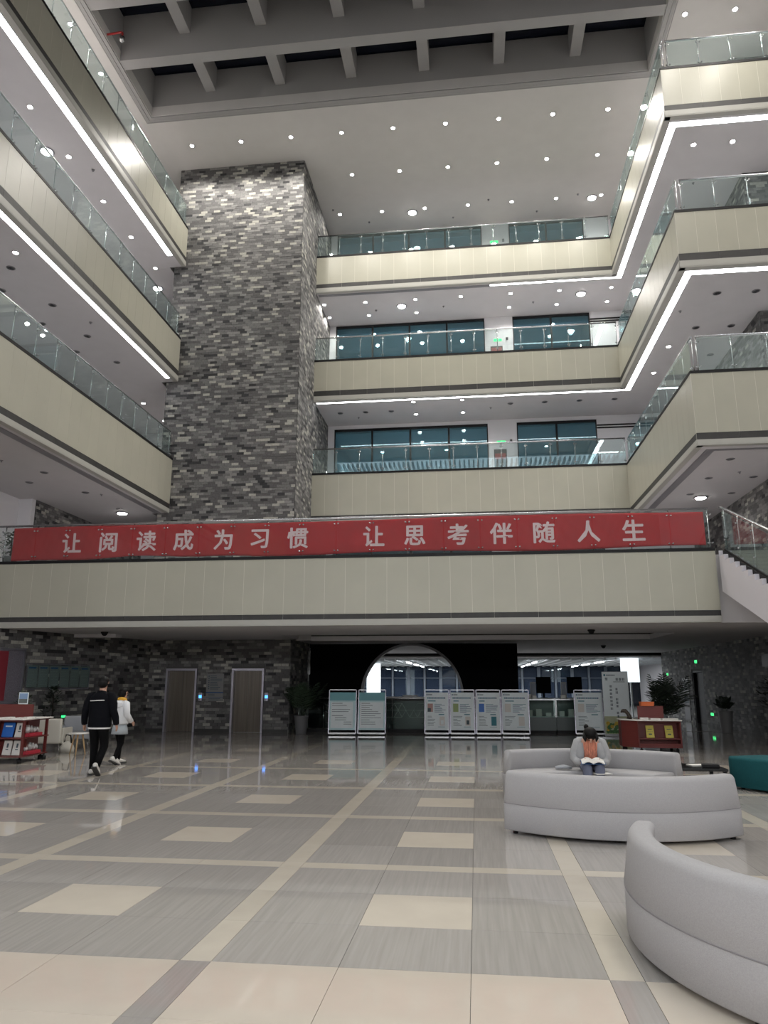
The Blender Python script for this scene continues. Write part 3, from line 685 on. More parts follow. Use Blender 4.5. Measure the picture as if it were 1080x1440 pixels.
# ------------------------------------------------------------------ staircase at the right
def staircase():
    x0, x1, y0, z0 = 6.06, 8.4, 19.0, 4.87; rise, run, n = .149, .362, 32
    t = thing('staircase', 'white sided staircase with dark steps descending from the bridge at the right', 'stairs', (x0, y0, 0))
    prof = [(0, z0)]
    for i in range(n):
        prof.append((-run*i, z0-rise*(i+1))) if i else prof.append((-.0001, z0-rise))
        prof.append((-run*(i+1), z0-rise*(i+1)))
    L = -run*n; prof += [(L, max(0.0, z0-rise*n-.03))]
    prof += [(L+1.2, .0), (0, z0-1.02)]
    prof = [(a, max(b, .0)) for a, b in prof]
    MB().prism(prof, 'x', 0, .10).build('side_panel', STAIRW, t)
    MB().prism(prof, 'x', x1-x0-.1, x1-x0).build('side_panel', STAIRW, t)
    st = MB().prism([(0, 0), (0, -rise*1.9), (-run, -rise*1.9), (-run-.02, -rise), (-run-.02, -rise+.03-.03), ], 'x', .105, x1-x0-.105).mesh('step', BLACK)
    for i in range(n-1): put('step', st, t, (0, -run*i, z0-rise*i))
    so = [(-.01, z0-.98), (-.01, z0-1.01), (L+1.2, .005), (L+1.2, .035)]
    MB().prism(so, 'x', .1, x1-x0-.1).build('underside', STAIRW, t)
    d = Vector((0, -run, -rise)).normalized(); Ls = math.hypot(run, rise)*n
    for xx in (.16, x1-x0-.16):
        a = Vector((xx, 0, z0+.01)); nP = 13; seg = Ls/nP
        MB().tube([a+Vector((0, .1, 1.10)), a+Vector((0, 0, 1.09)), a+d*Ls+Vector((0, 0, 1.09))], .032, 10).build('handrail', STEEL, t)
        MB().bar(a+Vector((0, 0, .0)), a+d*Ls, .05, .06, 0, ref=(0, .38, .92)).build('base_rail', BLACK, t)
        p = MB(); q0 = Vector((0, -.012/1, 0)); q1 = d*(seg-.02)
        h0, h1 = .04, 1.0
        vs = [(-.006, q0.y, q0.z+h0), (.006, q0.y, q0.z+h0), (.006, q1.y, q1.z+h0), (-.006, q1.y, q1.z+h0), (-.006, q0.y, q0.z+h1), (.006, q0.y, q0.z+h1), (.006, q1.y, q1.z+h1), (-.006, q1.y, q1.z+h1)]
        p.add(vs, [(0,3,2,1), (4,5,6,7), (0,1,5,4), (1,2,6,5), (2,3,7,6), (3,0,4,7)]); pm = p.mesh('glass_pane', GLASS)
        po = MB().tube([(.05, 0, 0), (.05, 0, 1.08)], .014, 8)
        for zz in (.25, .85): po.loft([(-.022, -.05, zz), (.03, -.05, zz)], [.02, .02], 8, ref=(0, 0, 1)); po.tube([(.0, -.05, zz), (.05, 0, zz)], .008, 6)
        pom = po.mesh('post', STEEL)
        for i in range(nP): put('glass_pane', pm, t, a+d*seg*i)
        for i in range(nP+1): put('post', pom, t, a+d*seg*i)
staircase()

# ------------------------------------------------------------------ lifts, signs and things on the brick walls
for i, (a, c) in enumerate(EL):
    f = MB(); f.box(a+.005, YT-.06, 0, a+.075, YT+.19, 2.135); f.box(c-.075, YT-.06, 0, c-.005, YT+.19, 2.135); f.box(a+.076, YT-.06, 2.06, c-.076, YT+.19, 2.135)
    d = struct(f'door_{i+1}', f, STEELD, 'steel framed lift doors in the brick wall')
    m_ = (a+c)/2
    MB().box(a+.078, YT+.09, .005, m_-.003, YT+.12, 2.055).build('door_leaf', DOORW, d); MB().box(m_+.003, YT+.09, .005, c-.078, YT+.12, 2.055).build('door_leaf', DOORW, d)
struct('baseboard_lifts', MB().box(XT0+.01, YT-.035, .002, EL[0][0], YT-.021, .11).box(EL[0][1], YT-.035, .002, EL[1][0], YT-.021, .11).box(EL[1][1], YT-.035, .002, XT1-.01, YT-.021, .11), DARKBAND)
for x, lab in ((-9.51, 'blue glowing lift call panel between the sign and the left lift'), (-7.16, 'blue glowing lift call panel right of the right lift')):
    o = MB().box(-.06, -.012, -.14, .06, .0, .14).build('call_panel', STEELD, None, (x, YT-.03, 1.18), .003)
    MB().box(-.05, -.016, -.045, .05, -.012, .05).build('display', EMIT_B, o); MB().lathe([(.02, 0), (.02, .01), (.0001, .01)], n=10).build('button', STEEL, o, (0, -.014, -.10)).rotation_euler = (PI/2, 0, 0)
    tag(o, lab, 'lift button')
def lines(mb, x0, x1, z0, z1, n, y, m, h=.008, rnd=None, ragged=.5, th=.002):
    rnd = rnd or random
    for i in range(n):
        z = z1-(z1-z0)*(i+.5)/n; mb.box(x0, y-th, z-h/2, x0+(x1-x0)*(1-ragged*rnd.random()), y, z+h/2, m)
def sign():
    x, z = -9.0, 1.03; o = MB().box(-.31, -.02, 0, .31, 0, .93).build('directory_sign', POTW, None, (x, YT-.032, z), .003)
    b = MB(); rr = random.Random(2)
    for k in range(7): b.box(-.24, -.0225, .82-.07*k, -.20, -.0205, .86-.07*k, 0)
    lines(b, -.17, .26, .38, .88, 9, -.0205, 0, .022, rr, .5)
    b.box(-.31, -.0225, .27, .31, -.0205, .31, 1); b.box(-.31, -.0225, .125, .31, -.0205, .135, 1); lines(b, -.22, .1, .15, .26, 2, -.0205, 0, .018, rr); lines(b, -.2, .25, .02, .11, 2, -.0205, 0, .018, rr)
    b.build('printed_lines', [INK, INKB], o); tag(o, 'grey floor directory sign with dark printed lines between the two lifts', 'sign')
sign()
ang = math.atan2(uu.y, uu.x)
def onleft(s, z, d=.03):         # point on the slanted left wall, s metres from its lift end
    p = A_-uu*s; n = Vector((uu.y, -uu.x, 0)); return (p.x+n.x*d, p.y+n.y*d, z)
def noticeboard():
    t = thing('notice_board', 'long wall notice board of six glazed poster frames on the dark brick wall', 'notice board', onleft(4.15, 1.5), ang)
    MB().box(-1.25, -.012, -.04, 1.25, .0, .0).box(-1.25, -.012, .67, 1.25, 0, .70).box(-1.25, -.012, 0, -1.22, 0, .67).box(1.22, -.012, 0, 1.25, 0, .67).build('frame', STEELD, t)
    pm = MB().box(-.185, -.010, .03, .185, -.002, .64).mesh('poster', mat('dim notice paper', (.22, .22, .23), .25)); gm = MB().box(-.195, -.026, .02, .195, -.022, .65).mesh('glass_pane', CASEG)
    rr = random.Random(5)
    for i in range(6):
        x = -1.02+.41*i; p = put('poster', pm, t, (x, 0, 0)); b = MB(); lines(b, -.15, .15, .08, .5, 9, -.0105, 0, .012, rr); b.box(-.15, -.0125, .55, .12, -.0105, .6, 1); b.build('printed_lines', [GREYSTRIP, INKB], p)
        put('glass_pane', gm, t, (x, 0, 0))
noticeboard()
t = MB().box(-1.3, -.05, 0, .55, 0, 1.4).build('display_board', BOARDC, None, onleft(6.14, 1.14), 0, ang)
f = MB(); f.box(-1.36, -.07, -.06, .61, .0, -.001).box(-1.36, -.07, 1.401, .61, 0, 1.46).box(.551, -.07, 0, .61, 0, 1.4).box(-1.36, -.07, 0, -1.301, 0, 1.4); f.build('frame', STEELD, t)
MB().box(-1.28, -.056, .03, .03, -.051, 1.37).build('red_sheet', mat('dull red sheet', (.17, .012, .022), .6), t); tag(t, 'large speckled silver display board with red sheet on the left brick wall', 'board')
t = MB().box(-.10, -.02, -.05, .10, 0, .05).build('exit_sign', BLACK, None, onleft(3.85, .66)); t.rotation_euler = (0, 0, ang); MB().box(-.085, -.024, -.035, .085, -.0205, .035).build('lit_face', EMIT_G, t)
tag(t, 'low green glowing exit sign on the left brick wall behind the plant', 'exit sign')

def exit_sign(p, rz, lab, w_=.32, h_=.12):
    o = MB().box(-w_/2-.012, -.02, -h_/2-.012, w_/2+.012, .0, h_/2+.012).build('exit_sign', WALLW, None, p, 0, rz); MB().box(-w_/2, -.024, -h_/2, w_/2, -.0205, h_/2).build('lit_face', EMIT_G, o)
    b = MB(); b.box(-.02, -.027, -.035, .02, -.0245, .03).bar((.02, -.0258, .0), (.10, -.0258, 0), .018, .002).build('running_symbol', SHIRT, o)
    tag(o, lab, 'exit sign')
for lv, z in ((3, 11.89), (4, 16.72), (5, 21.68)):
    exit_sign((1.36, YW-.002, z), 0, f'green glowing exit sign on the white pillar of the {FL[lv]} floor back gallery', .36)
    if lv < 5:
        o = MB().box(-.27, -.015, 0, .27, 0, .85 if lv == 3 else .45).build('notice', mat('dark notice panel', (.10, .095, .09), .5), None, (1.3, YW-.002, 10.72 if lv == 3 else 15.98))
        MB().box(-.23, -.018, .40 if lv == 3 else .14, .23, -.0155, .66 if lv == 3 else .38).build('printed_band', mat('faded red band', (.30, .10, .09), .6), o)
        tag(o, f'dark notice with faded red band on the white pillar of the {FL[lv]} floor', 'notice')
    o = MB().box(-.05, -.05, -.06, .05, 0, .06).loft([(0, -.05, 0), (0, -.14, -.02)], [.05, .035], 10, ref=(0, 0, 1)).build('wall_camera', POTG, None, (1.78, YW-.002, z+.05)); tag(o, f'small grey wall camera beside the exit sign of the {FL[lv]} floor', 'camera')
xw = 9.2-.024
exit_sign((xw, 33.0, 2.52), -PI/2, 'green glowing exit sign above the black doorway in the right brick wall', .34, .12)
exit_sign((xw, 37.9, 2.05), -PI/2, 'green glowing exit sign at the far end of the right brick wall', .3, .1)
exit_sign((xw, 31.4, .45), -PI/2, 'low green glowing exit sign right of the black doorway', .36, .1)
d = MB().box(9.21, 32.26, .0, 9.38, 32.34, 2.15).box(9.21, 33.76, 0, 9.38, 33.84, 2.15).box(9.21, 32.34, 2.08, 9.38, 33.76, 2.15)
d = struct('door_3', d, BLACK, 'black doorway in the right brick wall'); MB().box(9.33, 32.345, .005, 9.37, 33.755, 2.075).build('door_leaf', BLACK, d)
t = thing('picture_board', 'column of three pale framed notices on the brick wall left of the black doorway', 'notice board', (xw, 34.9, .0), -PI/2)
for k, (z0, z1) in enumerate(((.05, .62), (.72, 1.12), (1.2, 1.85))):
    f = MB().box(-.45, -.02, z0, .45, 0, z1).build('frame', POTW, t); MB().box(-.38, -.024, z0+.06, .38, -.0205, z1-.06).build('picture', [GREYSTRIP, INK, GREYSTRIP][k], f)
o = MB().box(-.32, -.02, -.2, .32, 0, .2).build('wall_sign', POTW, None, (xw, 25.3, 2.36), .004, -PI/2); tag(o, 'small pale sign high on the right brick wall', 'sign')

# ------------------------------------------------------------------ black partition with moon gate
def moongate():
    x0, x1, y, zt = XT1+.06, 1.53, 28.25, 3.085; cx, cz, r = -2.40, 1.18, 1.93; n = 40; a0 = math.asin(-cz/r)
    th = [PI-a0-(PI-2*a0)*i/n for i in range(n+1)]     # from the lower left over the top to the lower right
    arc = [(cx+r*math.cos(a), max(0, cz+r*math.sin(a))) for a in th]
    poly = [(x0, 0)]+arc+[(x1, 0), (x1, zt), (x0, zt)]
    o = struct('wall_moon_gate', MB().prism(poly, 'y', y, y+.2), [mat('matt black partition paint', (.0022, .0022, .0025), .9, spec=.08)], 'black partition with a round moon gate opening')
    b = MB(); ri = r-.09; vs = []; fs = []
    for rr_, yy in ((r, y-.03), (ri, y-.03), (ri, y+.23), (r, y+.23)): vs += [(cx+rr_*math.cos(a), yy, max(.0, cz+rr_*math.sin(a))) for a in th]
    N = n+1
    for k in range(4):
        for i in range(n): fs.append((k*N+i, k*N+i+1, ((k+1)%4)*N+i+1, ((k+1)%4)*N+i))
    b.add(vs, fs); b.build('rim', mat('dark grey gate rim', (.12, .12, .125), .45), o)
moongate()
tag(MB().box(-.05, -.05, 0, .05, .05, .9).tube([(0, 0, .9), (0, 0, 1.0)], .035, 10).build('standpipe_light', STEEL, None, (-6.28, 28.1, 1.95)), 'slim steel fitting at the edge of the black partition', 'fitting')

# the brightly lit hall beyond
b = MB(); b.box(-12, 58, 0, 12, 58.2, 3.1, 0); struct('wall_far', b, NAVY)
b = MB(); zc2 = 2.92; b.box(XT1-4, 39.01, zc2, 12, 58, zc2+.3)
struct('ceiling_far_hall', b, SOFFIT); struct('trim_5', MB().box(-10, 38.9, 2.99, 9.19, 39.0, 3.119), BLACK)
struct('wall_far_left', MB().box(-10.6, 28.6, 0, -10.4, 58, 2.9), WALLW); struct('wall_far_right', MB().box(12.0, 39.2, 0, 12.2, 58, 2.9).box(9.4, 39.0, 0, 12.2, 39.2, 2.9), WALLW)
b = MB()
for i in range(36): b.box(-9+.58*i, 40.0, 2.80, -9+.58*i+.08, 57.6, 2.91)
for j in range(14): b.box(-10, 40.4+1.25*j, 2.83, 11.5, 40.47+1.25*j, 2.91)
tag(b.build('ceiling_grid', SLAT), kind='structure')
cw = MB(); xm = [-10+1.22*i for i in range(18)]
for i, x in enumerate(xm): cw.box(x-.07 if i % 2 else x-.11, 57.5, 0, x+.07 if i % 2 else x+.11, 57.8, 2.79)
cw.box(-10, 57.5, 1.95, 10.8, 57.75, 2.0)
FR = mat('grey curtain wall frame', (.16, .19, .23), .5)
cr = struct('window_9', cw, FR, 'tall dark curtain wall of the far hall')
pm = MB().box(-.5, -.01, .02, .5, .01, 2.78).mesh('pane', NGLASS)
for i in range(17): put('pane', pm, cr, (xm[i]+.61, 57.65, 0))
TB = MB().box(-.03, -1.5, -.05, .03, 1.5, 0).mesh('linear_lamp', EMIT_T)
for i in range(5):
    for j in range(3):
        o = MB().box(-.05, -1.55, 0, .05, 1.55, .04).build('linear_lamp', SLAT, None, (-7.22+3.48*i, 42.5+5.2*j, 2.7598)); put('lamp_cover', TB, o)
        MAKE_AREA('lamp_bulb', o, (0, 0, -.07), (0, 0, 0), .08, 3.0, 150, (.93, .97, 1)); tag(o, f'slim white linear lamp of the far hall, {nth(i)} from the left in the {nth(j)} row', 'ceiling light', 'linear lamps of the far hall')
o = MB().box(-.45, -.05, 0, .45, .05, 1.2).build('painted_glow_board', EMIT_L, None, (7.75, 39.6, 1.68)); MB().box(-.04, -.04, -1.68, .04, .04, 0).build('stand', SLAT, o); tag(o, 'white board with painted-in glow on a stand in the far hall behind the roll-up banner', 'board')  # plain white board, its brightness painted in as emission
o = MB().box(-.4, -.1, 0, .4, .1, 2.78).build('painted_glow_column', EMIT_L, None, (-6.1, 45.0, 0.0)); tag(o, 'white wall column with painted-in glow, seen through the left of the moon gate', 'column')  # bright piece of white wall, its light put into the surface as emission

# ------------------------------------------------------------------ ground floor balustrade, lattice panel and show cases
t = thing('glass_balustrade', 'low glass balustrade with black base in front of the moon gate', 'railing', (-6.2, 26.15, 0))
MB().box(0, -.05, .002, 7.7, .06, .11).build('base', BLACK, t); MB().tube([(0, .0, 1.13), (7.7, 0, 1.13)], .03, 10).build('handrail', STEEL, t)
pm = MB().box(-.53, -.006, .12, .53, .006, 1.04).mesh('glass_pane', CASEG); po = MB().tube([(0, .045, .11), (0, .045, 1.12)], .014, 8)
for zz in (.3, .9): po.tube([(-.09, .02, zz), (.09, .02, zz)], .008, 6)
pom = po.mesh('post', STEEL)
for i in range(7): put('glass_pane', pm, t, (.55+1.1*i, 0, 0))
for i in range(8): put('post', pom, t, (1.1*i, 0, 0))
t = thing('stair_handrail', 'slanting steel handrail going down behind the glass beside the palm', 'railing', (-5.6, 26.9, 0))
MB().tube([(0, 0, 1.0), (1.2, 0, .48), (1.4, 0, .42)], .025, 8).build('handrail', STEEL, t); MB().tube([(0, 0, .75), (1.3, 0, .19)], .018, 8).build('lower_rail', STEEL, t)
for x in (.15, 1.15): MB().tube([(x, 0, 0), (x, 0, 1.0-.433*x)], .018, 8).build('post', STEEL, t)
def lattice():
    x0, x1, z0, z1 = -3.95, 1.45, .02, 1.03; o = MB().box(x0, 26.55, z0, x1, 26.62, z1).build('lattice_panel', PATT)
    b = MB(); a = .27; rr = random.Random(4); hx = a*math.sqrt(3)
    def seg(p, q):
        if all(x0+.02 < v[0] < x1-.02 and z0+.25 < v[1] < z1-.01 for v in (p, q)): b.bar((p[0], 26.545, p[1]), (q[0], 26.545, q[1]), .008, .012, 0, ref=(0, 1, 0))
    j = 0; z = z0
    while z < z1+a:
        x = x0+(1.5*a if j % 2 else 0)
        while x < x1+a:
            P = [(x+a*math.cos(PI/3*k), z+a*math.sin(PI/3*k)) for k in range(6)]
            for k in range(6):
                if rr.random() < .8: seg(P[k], P[(k+1) % 6])
                if rr.random() < .55: seg((x, z), P[k])
            x += 3*a
        z += a*math.sqrt(3)/2; j += 1
    b.build('lattice', GOLDL, o); tag(o, 'black panel with pale hexagon lattice lines behind the balustrade', 'panel')
    c = MB().box(x0, 26.7, .02, x1, 27.25, 1.13).build('reception_counter', PATT); MB().box(x0-.02, 26.66, 1.131, x1+.02, 27.3, 1.17).build('top', PAPER, c)
    tag(c, 'dark counter with pale top inside the moon gate', 'counter')
    d = MB().lathe([(.05, 0), (.22, .01), (.30, .05), (.29, .055), (.2, .025), (.0001, .02)], n=20).build('white_dish', SHIRT, None, (-2.35, 26.98, 1.172)); tag(d, 'shallow white dish on the counter inside the moon gate', 'dish')
lattice()
def case(x0, x1, y, lab, seed):
    t = thing('show_case', lab, 'show case', (x0, y, 0)); W = x1-x0; D = .6; rr = random.Random(seed)
    MB().box(0, 0, .09, W, D, .52).build('cabinet', CASEP, t); MB().box(.02, .03, .002, W-.02, D-.02, .089).build('plinth', BLACK, t)
    f = MB()
    for x in (.012, W-.012): f.box(x-.012, 0, .521, x+.012, .024, 1.08); f.box(x-.012, D-.024, .521, x+.012, D, 1.08)
    f.box(0, 0, 1.081, W, .03, 1.11); f.box(0, D-.03, 1.081, W, D, 1.11); f.build('frame', STEEL, t)
    MB().box(.03, .004, .525, W-.03, .01, 1.078).build('glass_pane', CASEG, t); MB().box(.0, .031, 1.083, W, D-.031, 1.09).build('glass_top', CASEG, t)
    MB().box(.03, .03, .522, W-.03, D-.03, .535).build('inner_shelf', PAPERG, t)
    return t
cx = 1.58
for i in range(3): case(cx+1.08*i, cx+1.08*i+1.06, 26.35+.12*i, f'glass topped show case with grey green cabinet, {nth(i)} right of the moon gate partition', i)
kk = 0
rr = random.Random(12)
for i in range(3):
    for j in range(3):
        x = cx+1.08*i+.2+.32*j; y = 26.35+.12*i+.3
        o = MB().box(-.09, -.06, 0, .09, .06, rr.uniform(.12, .3)).build('white_box', PAPER, None, (x, y, .537), .004, rr.uniform(-.4, .4)); tag(o, f'small white carton inside the {nth(i)} show case, {nth(j)} from its left end', 'box', 'cartons inside the show cases')
for i, (x, s_) in enumerate(((1.75, .16), (1.98, .11), (2.95, .13), (4.5, .12), (4.7, .16))):
    o = MB().box(-s_*.6, -.06, 0, s_*.6, .06, s_).build('white_carton', PAPER, None, (x, 26.72+.04*i, 1.112), .004, .2*i-.3); tag(o, f'little white box standing on the show cases, {nth(i)} from the left', 'box')
for i, (x0, x1) in enumerate(((2.13, 2.61), (3.2, 3.69))):
    t = thing('monitor', f'black flat monitor seen from behind over the show cases, {["left", "right"][i]} one', 'monitor', ((x0+x1)/2, 27.55, 1.13))
    MB().box(-.26, -.02, .16, .26, .02, .73).build('screen', SCREEN, t, bevel=.006); MB().box(-.03, -.015, .012, .03, .015, .2).build('stand', SCREEN, t, (0, .03, 0)); MB().box(-.12, -.09, 0, .12, .09, .012).build('base', SCREEN, t)
    o = MB().box(-.09, -.09, 0, .09, .09, .55).box(-.07, -.093, .12, .07, -.0905, .5, 1).build('kiosk_box', [POTW, FR], None, (x0-.13, 27.6, 1.13), .01); tag(o, f'slim grey box standing left of the {["left", "right"][i]} black monitor', 'device')
MB0 = MB().box(1.55, 27.3, .002, 4.9, 27.9, 1.12).build('back_counter', CASEP); MB().box(1.53, 27.28, 1.121, 4.92, 27.92, 1.128).build('top', PAPER, MB0); tag(MB0, 'low grey green counter behind the show cases carrying the black monitors', 'counter')

# ------------------------------------------------------------------ A frame poster stands
def a_stand(x, y, rz, lab, kind, lean=.11, W=.86, sw=0.0):
    t = thing('poster_stand', lab, 'poster stand', (x, y, 0), rz); hz = W/2; zb, zt = .16, 1.34
    def Y(z): return -.16+.16*z/1.4*1.3
    def at(xx, z, d=0): return Vector((xx, Y(z)-d, z))
    for s_ in (-1, 1):
        MB().bar(at(s_*(hz+.015), .03), at(s_*(hz+.015), 1.42), .024, .024, 0, ref=(0, 1, 0)).build('upright', STEELD, t)
        MB().bar((s_*(hz+.015), .42, .03), at(s_*(hz+.015), 1.3)+Vector((0, .04, 0)), .025, .025, 0, ref=(0, 1, 0)).build('rear_leg', STEEL, t)
        MB().lathe([(.020, 0), (.022, .01), (.02, .05), (.0001, .055)], n=10).build('foot', BLACK, t, (s_*(hz+.015), -.16, 0))
    MB().bar(at(-hz+.0, 1.425), at(hz, 1.425), .022, .022).build('top_bar', STEEL, t); MB().bar(at(-hz, .06, .02), at(hz, .06, .02), .03, .05).build('bottom_bar', STEEL, t)
    dn = Vector((0, -1, Y(1)-Y(0))).normalized(); dz = Vector((0, Y(1)-Y(0), 1)).normalized()
    c = at(0, (zb+zt)/2); hh = (zt-zb)/2/dz.z
    brd = MB().obox(c, (hz-.004, 0, 0), dn*.009, dz*hh).build('poster', PAPERT if kind == 'T' or kind == 'Q' else PAPERG, t)
    def P(mb, u0, v0, u1, v1, m, th=.0115):          # rectangle in board coordinates 0..1, v up
        cc = c+Vector((W*((u0+u1)/2-.5), 0, 0))+dz*hh*(v0+v1-1)+dn*th
        mb.obox(cc, (W*(u1-u0)/2, 0, 0), dn*.0015, dz*hh*(v1-v0), m)
    b = MB(); rr = random.Random(int(x*100)); mats = [INK, INKB, INKT, TEALH, GREENPR, PINKPR, PAPER, BLUEB, PAPERG]
    if kind in 'TQ':
        P(b, 0, .78, 1, 1, 3); P(b, .06, .05, .9, .74, 8, .0105) if kind == 'T' else P(b, .04, .05, .94, .74, 8, .0105)
        for i in range(11):
            v = .70-.055*i
            if kind == 'T' and i > 6: P(b, .22 if i < 9 else .55, v, .65 if i < 9 else .85, v+.012, 0)
            elif i % 3 != 2 or kind == 'Q': P(b, .10, v, rr.uniform(.4, .62 if kind == 'Q' and i < 4 else .85), v+.012, 0)
    else:
        b2 = b; P(b2, .05, .925, .10, .955, 1); P(b2, .12, .93, .30, .95, 0)
        x_ = .08
        for k in range(12): P(b2, x_, .835, x_+.055, .87, 1 if k % 2 else 2); x_ += .067
        P(b2, .12, .76, .45 if kind in 'AD' else .35, .785, 2)
        ic = {'A': 5, 'B': 4, 'C': 7, 'D': 6, 'E': 6}[kind]
        P(b2, .10, .48, .33, .70, ic)
        if kind == 'A': P(b2, .10, .48, .24, .58, 0, .0135)
        for k in range(8): P(b2, .40, .68-.03*k, rr.uniform(.62, .92), .69-.03*k, 1 if k % 3 else 2)
        P(b2, .58, .40, .82, .425, 2)
        for k in range(7): P(b2, .10, .36-.04*k, rr.uniform(.25, .5), .37-.04*k, 0)
        if kind != 'E': P(b2, .62, .12, .84, .36, {'A': 6, 'B': 6, 'C': 2, 'D': 6}[kind])
        if kind in 'AB': P(b2, .67, .15, .79, .26, 0 if kind == 'B' else 8, .0135)
        P(b2, .55, .08, .85, .09, 2)
    b.build('print', mats, brd); return t
a_stand(-4.38, 24.75, .08, 'teal headed notice stand with white text sheet, leftmost, beside the potted palm', 'T')
a_stand(-3.42, 24.85, .03, 'teal headed notice stand, second from the potted palm', 'Q')
a_stand(-1.31, 25.1, .0, 'white poster stand with pink picture, first of the four standing together', 'A', W=.75)
a_stand(-.48, 25.15, .0, 'white poster stand with pale green picture, second of the four standing together', 'B', W=.75)
a_stand(.36, 25.2, -.02, 'white poster stand with dark blue picture and teal block, third of the four', 'C', W=.75)
a_stand(1.24, 25.3, -.10, 'white poster stand turned slightly, nearest the show cases of the four', 'D', W=.84)
a_stand(3.62, 25.6, -.10, 'white poster stand alone in front of the show cases, behind the reader', 'E', W=.86)
o = MB().box(-.32, -.03, 0, .32, .03, .09).build('paper_box', PAPER, None, (-1.2, 26.95, 1.172), .004); tag(o, 'flat pale box on the counter above the pink picture poster', 'box')

# roll-up banner
def rollup():
    t = thing('roll_up_banner', 'tall pale roll-up banner with vertical writing and yellow flowers at its foot', 'banner', (4.42, 25.1, 0), -.05); W = .80
    MB().box(-W/2-.02, -.09, 0, W/2+.02, .09, .09).build('base', STEEL, t, bevel=.01); MB().tube([(-W/2, .01, 2.0), (W/2, .01, 2.0)], .014, 8).build('top_bar', STEEL, t); MB().tube([(0, .05, .09), (0, .03, 2.0)], .012, 8).build('pole', STEEL, t)
    s = MB().box(-W/2, -.004, .08, W/2, .0, 2.0).build('sheet', PAPERG, t); b = MB(); rr = random.Random(9)
    mats = [INK, YELLOWPR, LEAFPR, INKT, SOFTPR]
    def R(x0, z0, x1, z1, m, th=.0055): b.box(x0, -th-.001, z0, x1, -th, z1, m)
    R(-W/2+.002, .081, W/2-.002, .62, 4, .0045)
    def disc(x, z, r, m, th):
        n = 12; b.add([(x+r*math.cos(2*PI*k/n), -th, z+r*math.sin(2*PI*k/n)) for k in range(n)], [tuple(range(n))], m)
    for k in range(26):
        r = rr.uniform(.03, .085); disc(rr.uniform(-W/2+.09, W/2-.09), rr.uniform(.18, .46), r, 1 if rr.random() < .7 else 2, .0060+.0002*k)
    for k in range(8): disc(-W/2+.09+.08*k, .15, .055, 2, .0058)
    for k in range(12): disc(-.32, 1.9, .032, 3, .006)
    for k in range(6): R(-.26+.045*k, 1.885, -.225+.045*k, 1.915, 0)
    def glyph(x, z, s_):
        for k in range(3): R(x-s_/2, z-s_/2+s_*(.1+.33*k), x+s_/2, z-s_/2+s_*(.24+.33*k), 0)
        for k in range(2): q = x-s_/2+s_*rr.uniform(.1, .8); R(q, z-s_/2, q+s_*.16, z+s_/2, 0, .0060)
    for k in range(3): glyph(.06+.095*k, 1.77, .085)
    glyph(-.27, 1.78, .09); R(-.06, 1.68, .30, 1.695, 0)
    for k in range(7): glyph(-.15, 1.55-.115*k, .075)
    for k in (0, 1, 3, 4, 5, 7, 8): glyph(.03, 1.46-.105*k, .075)
    b.build('print', mats, s)
rollup()

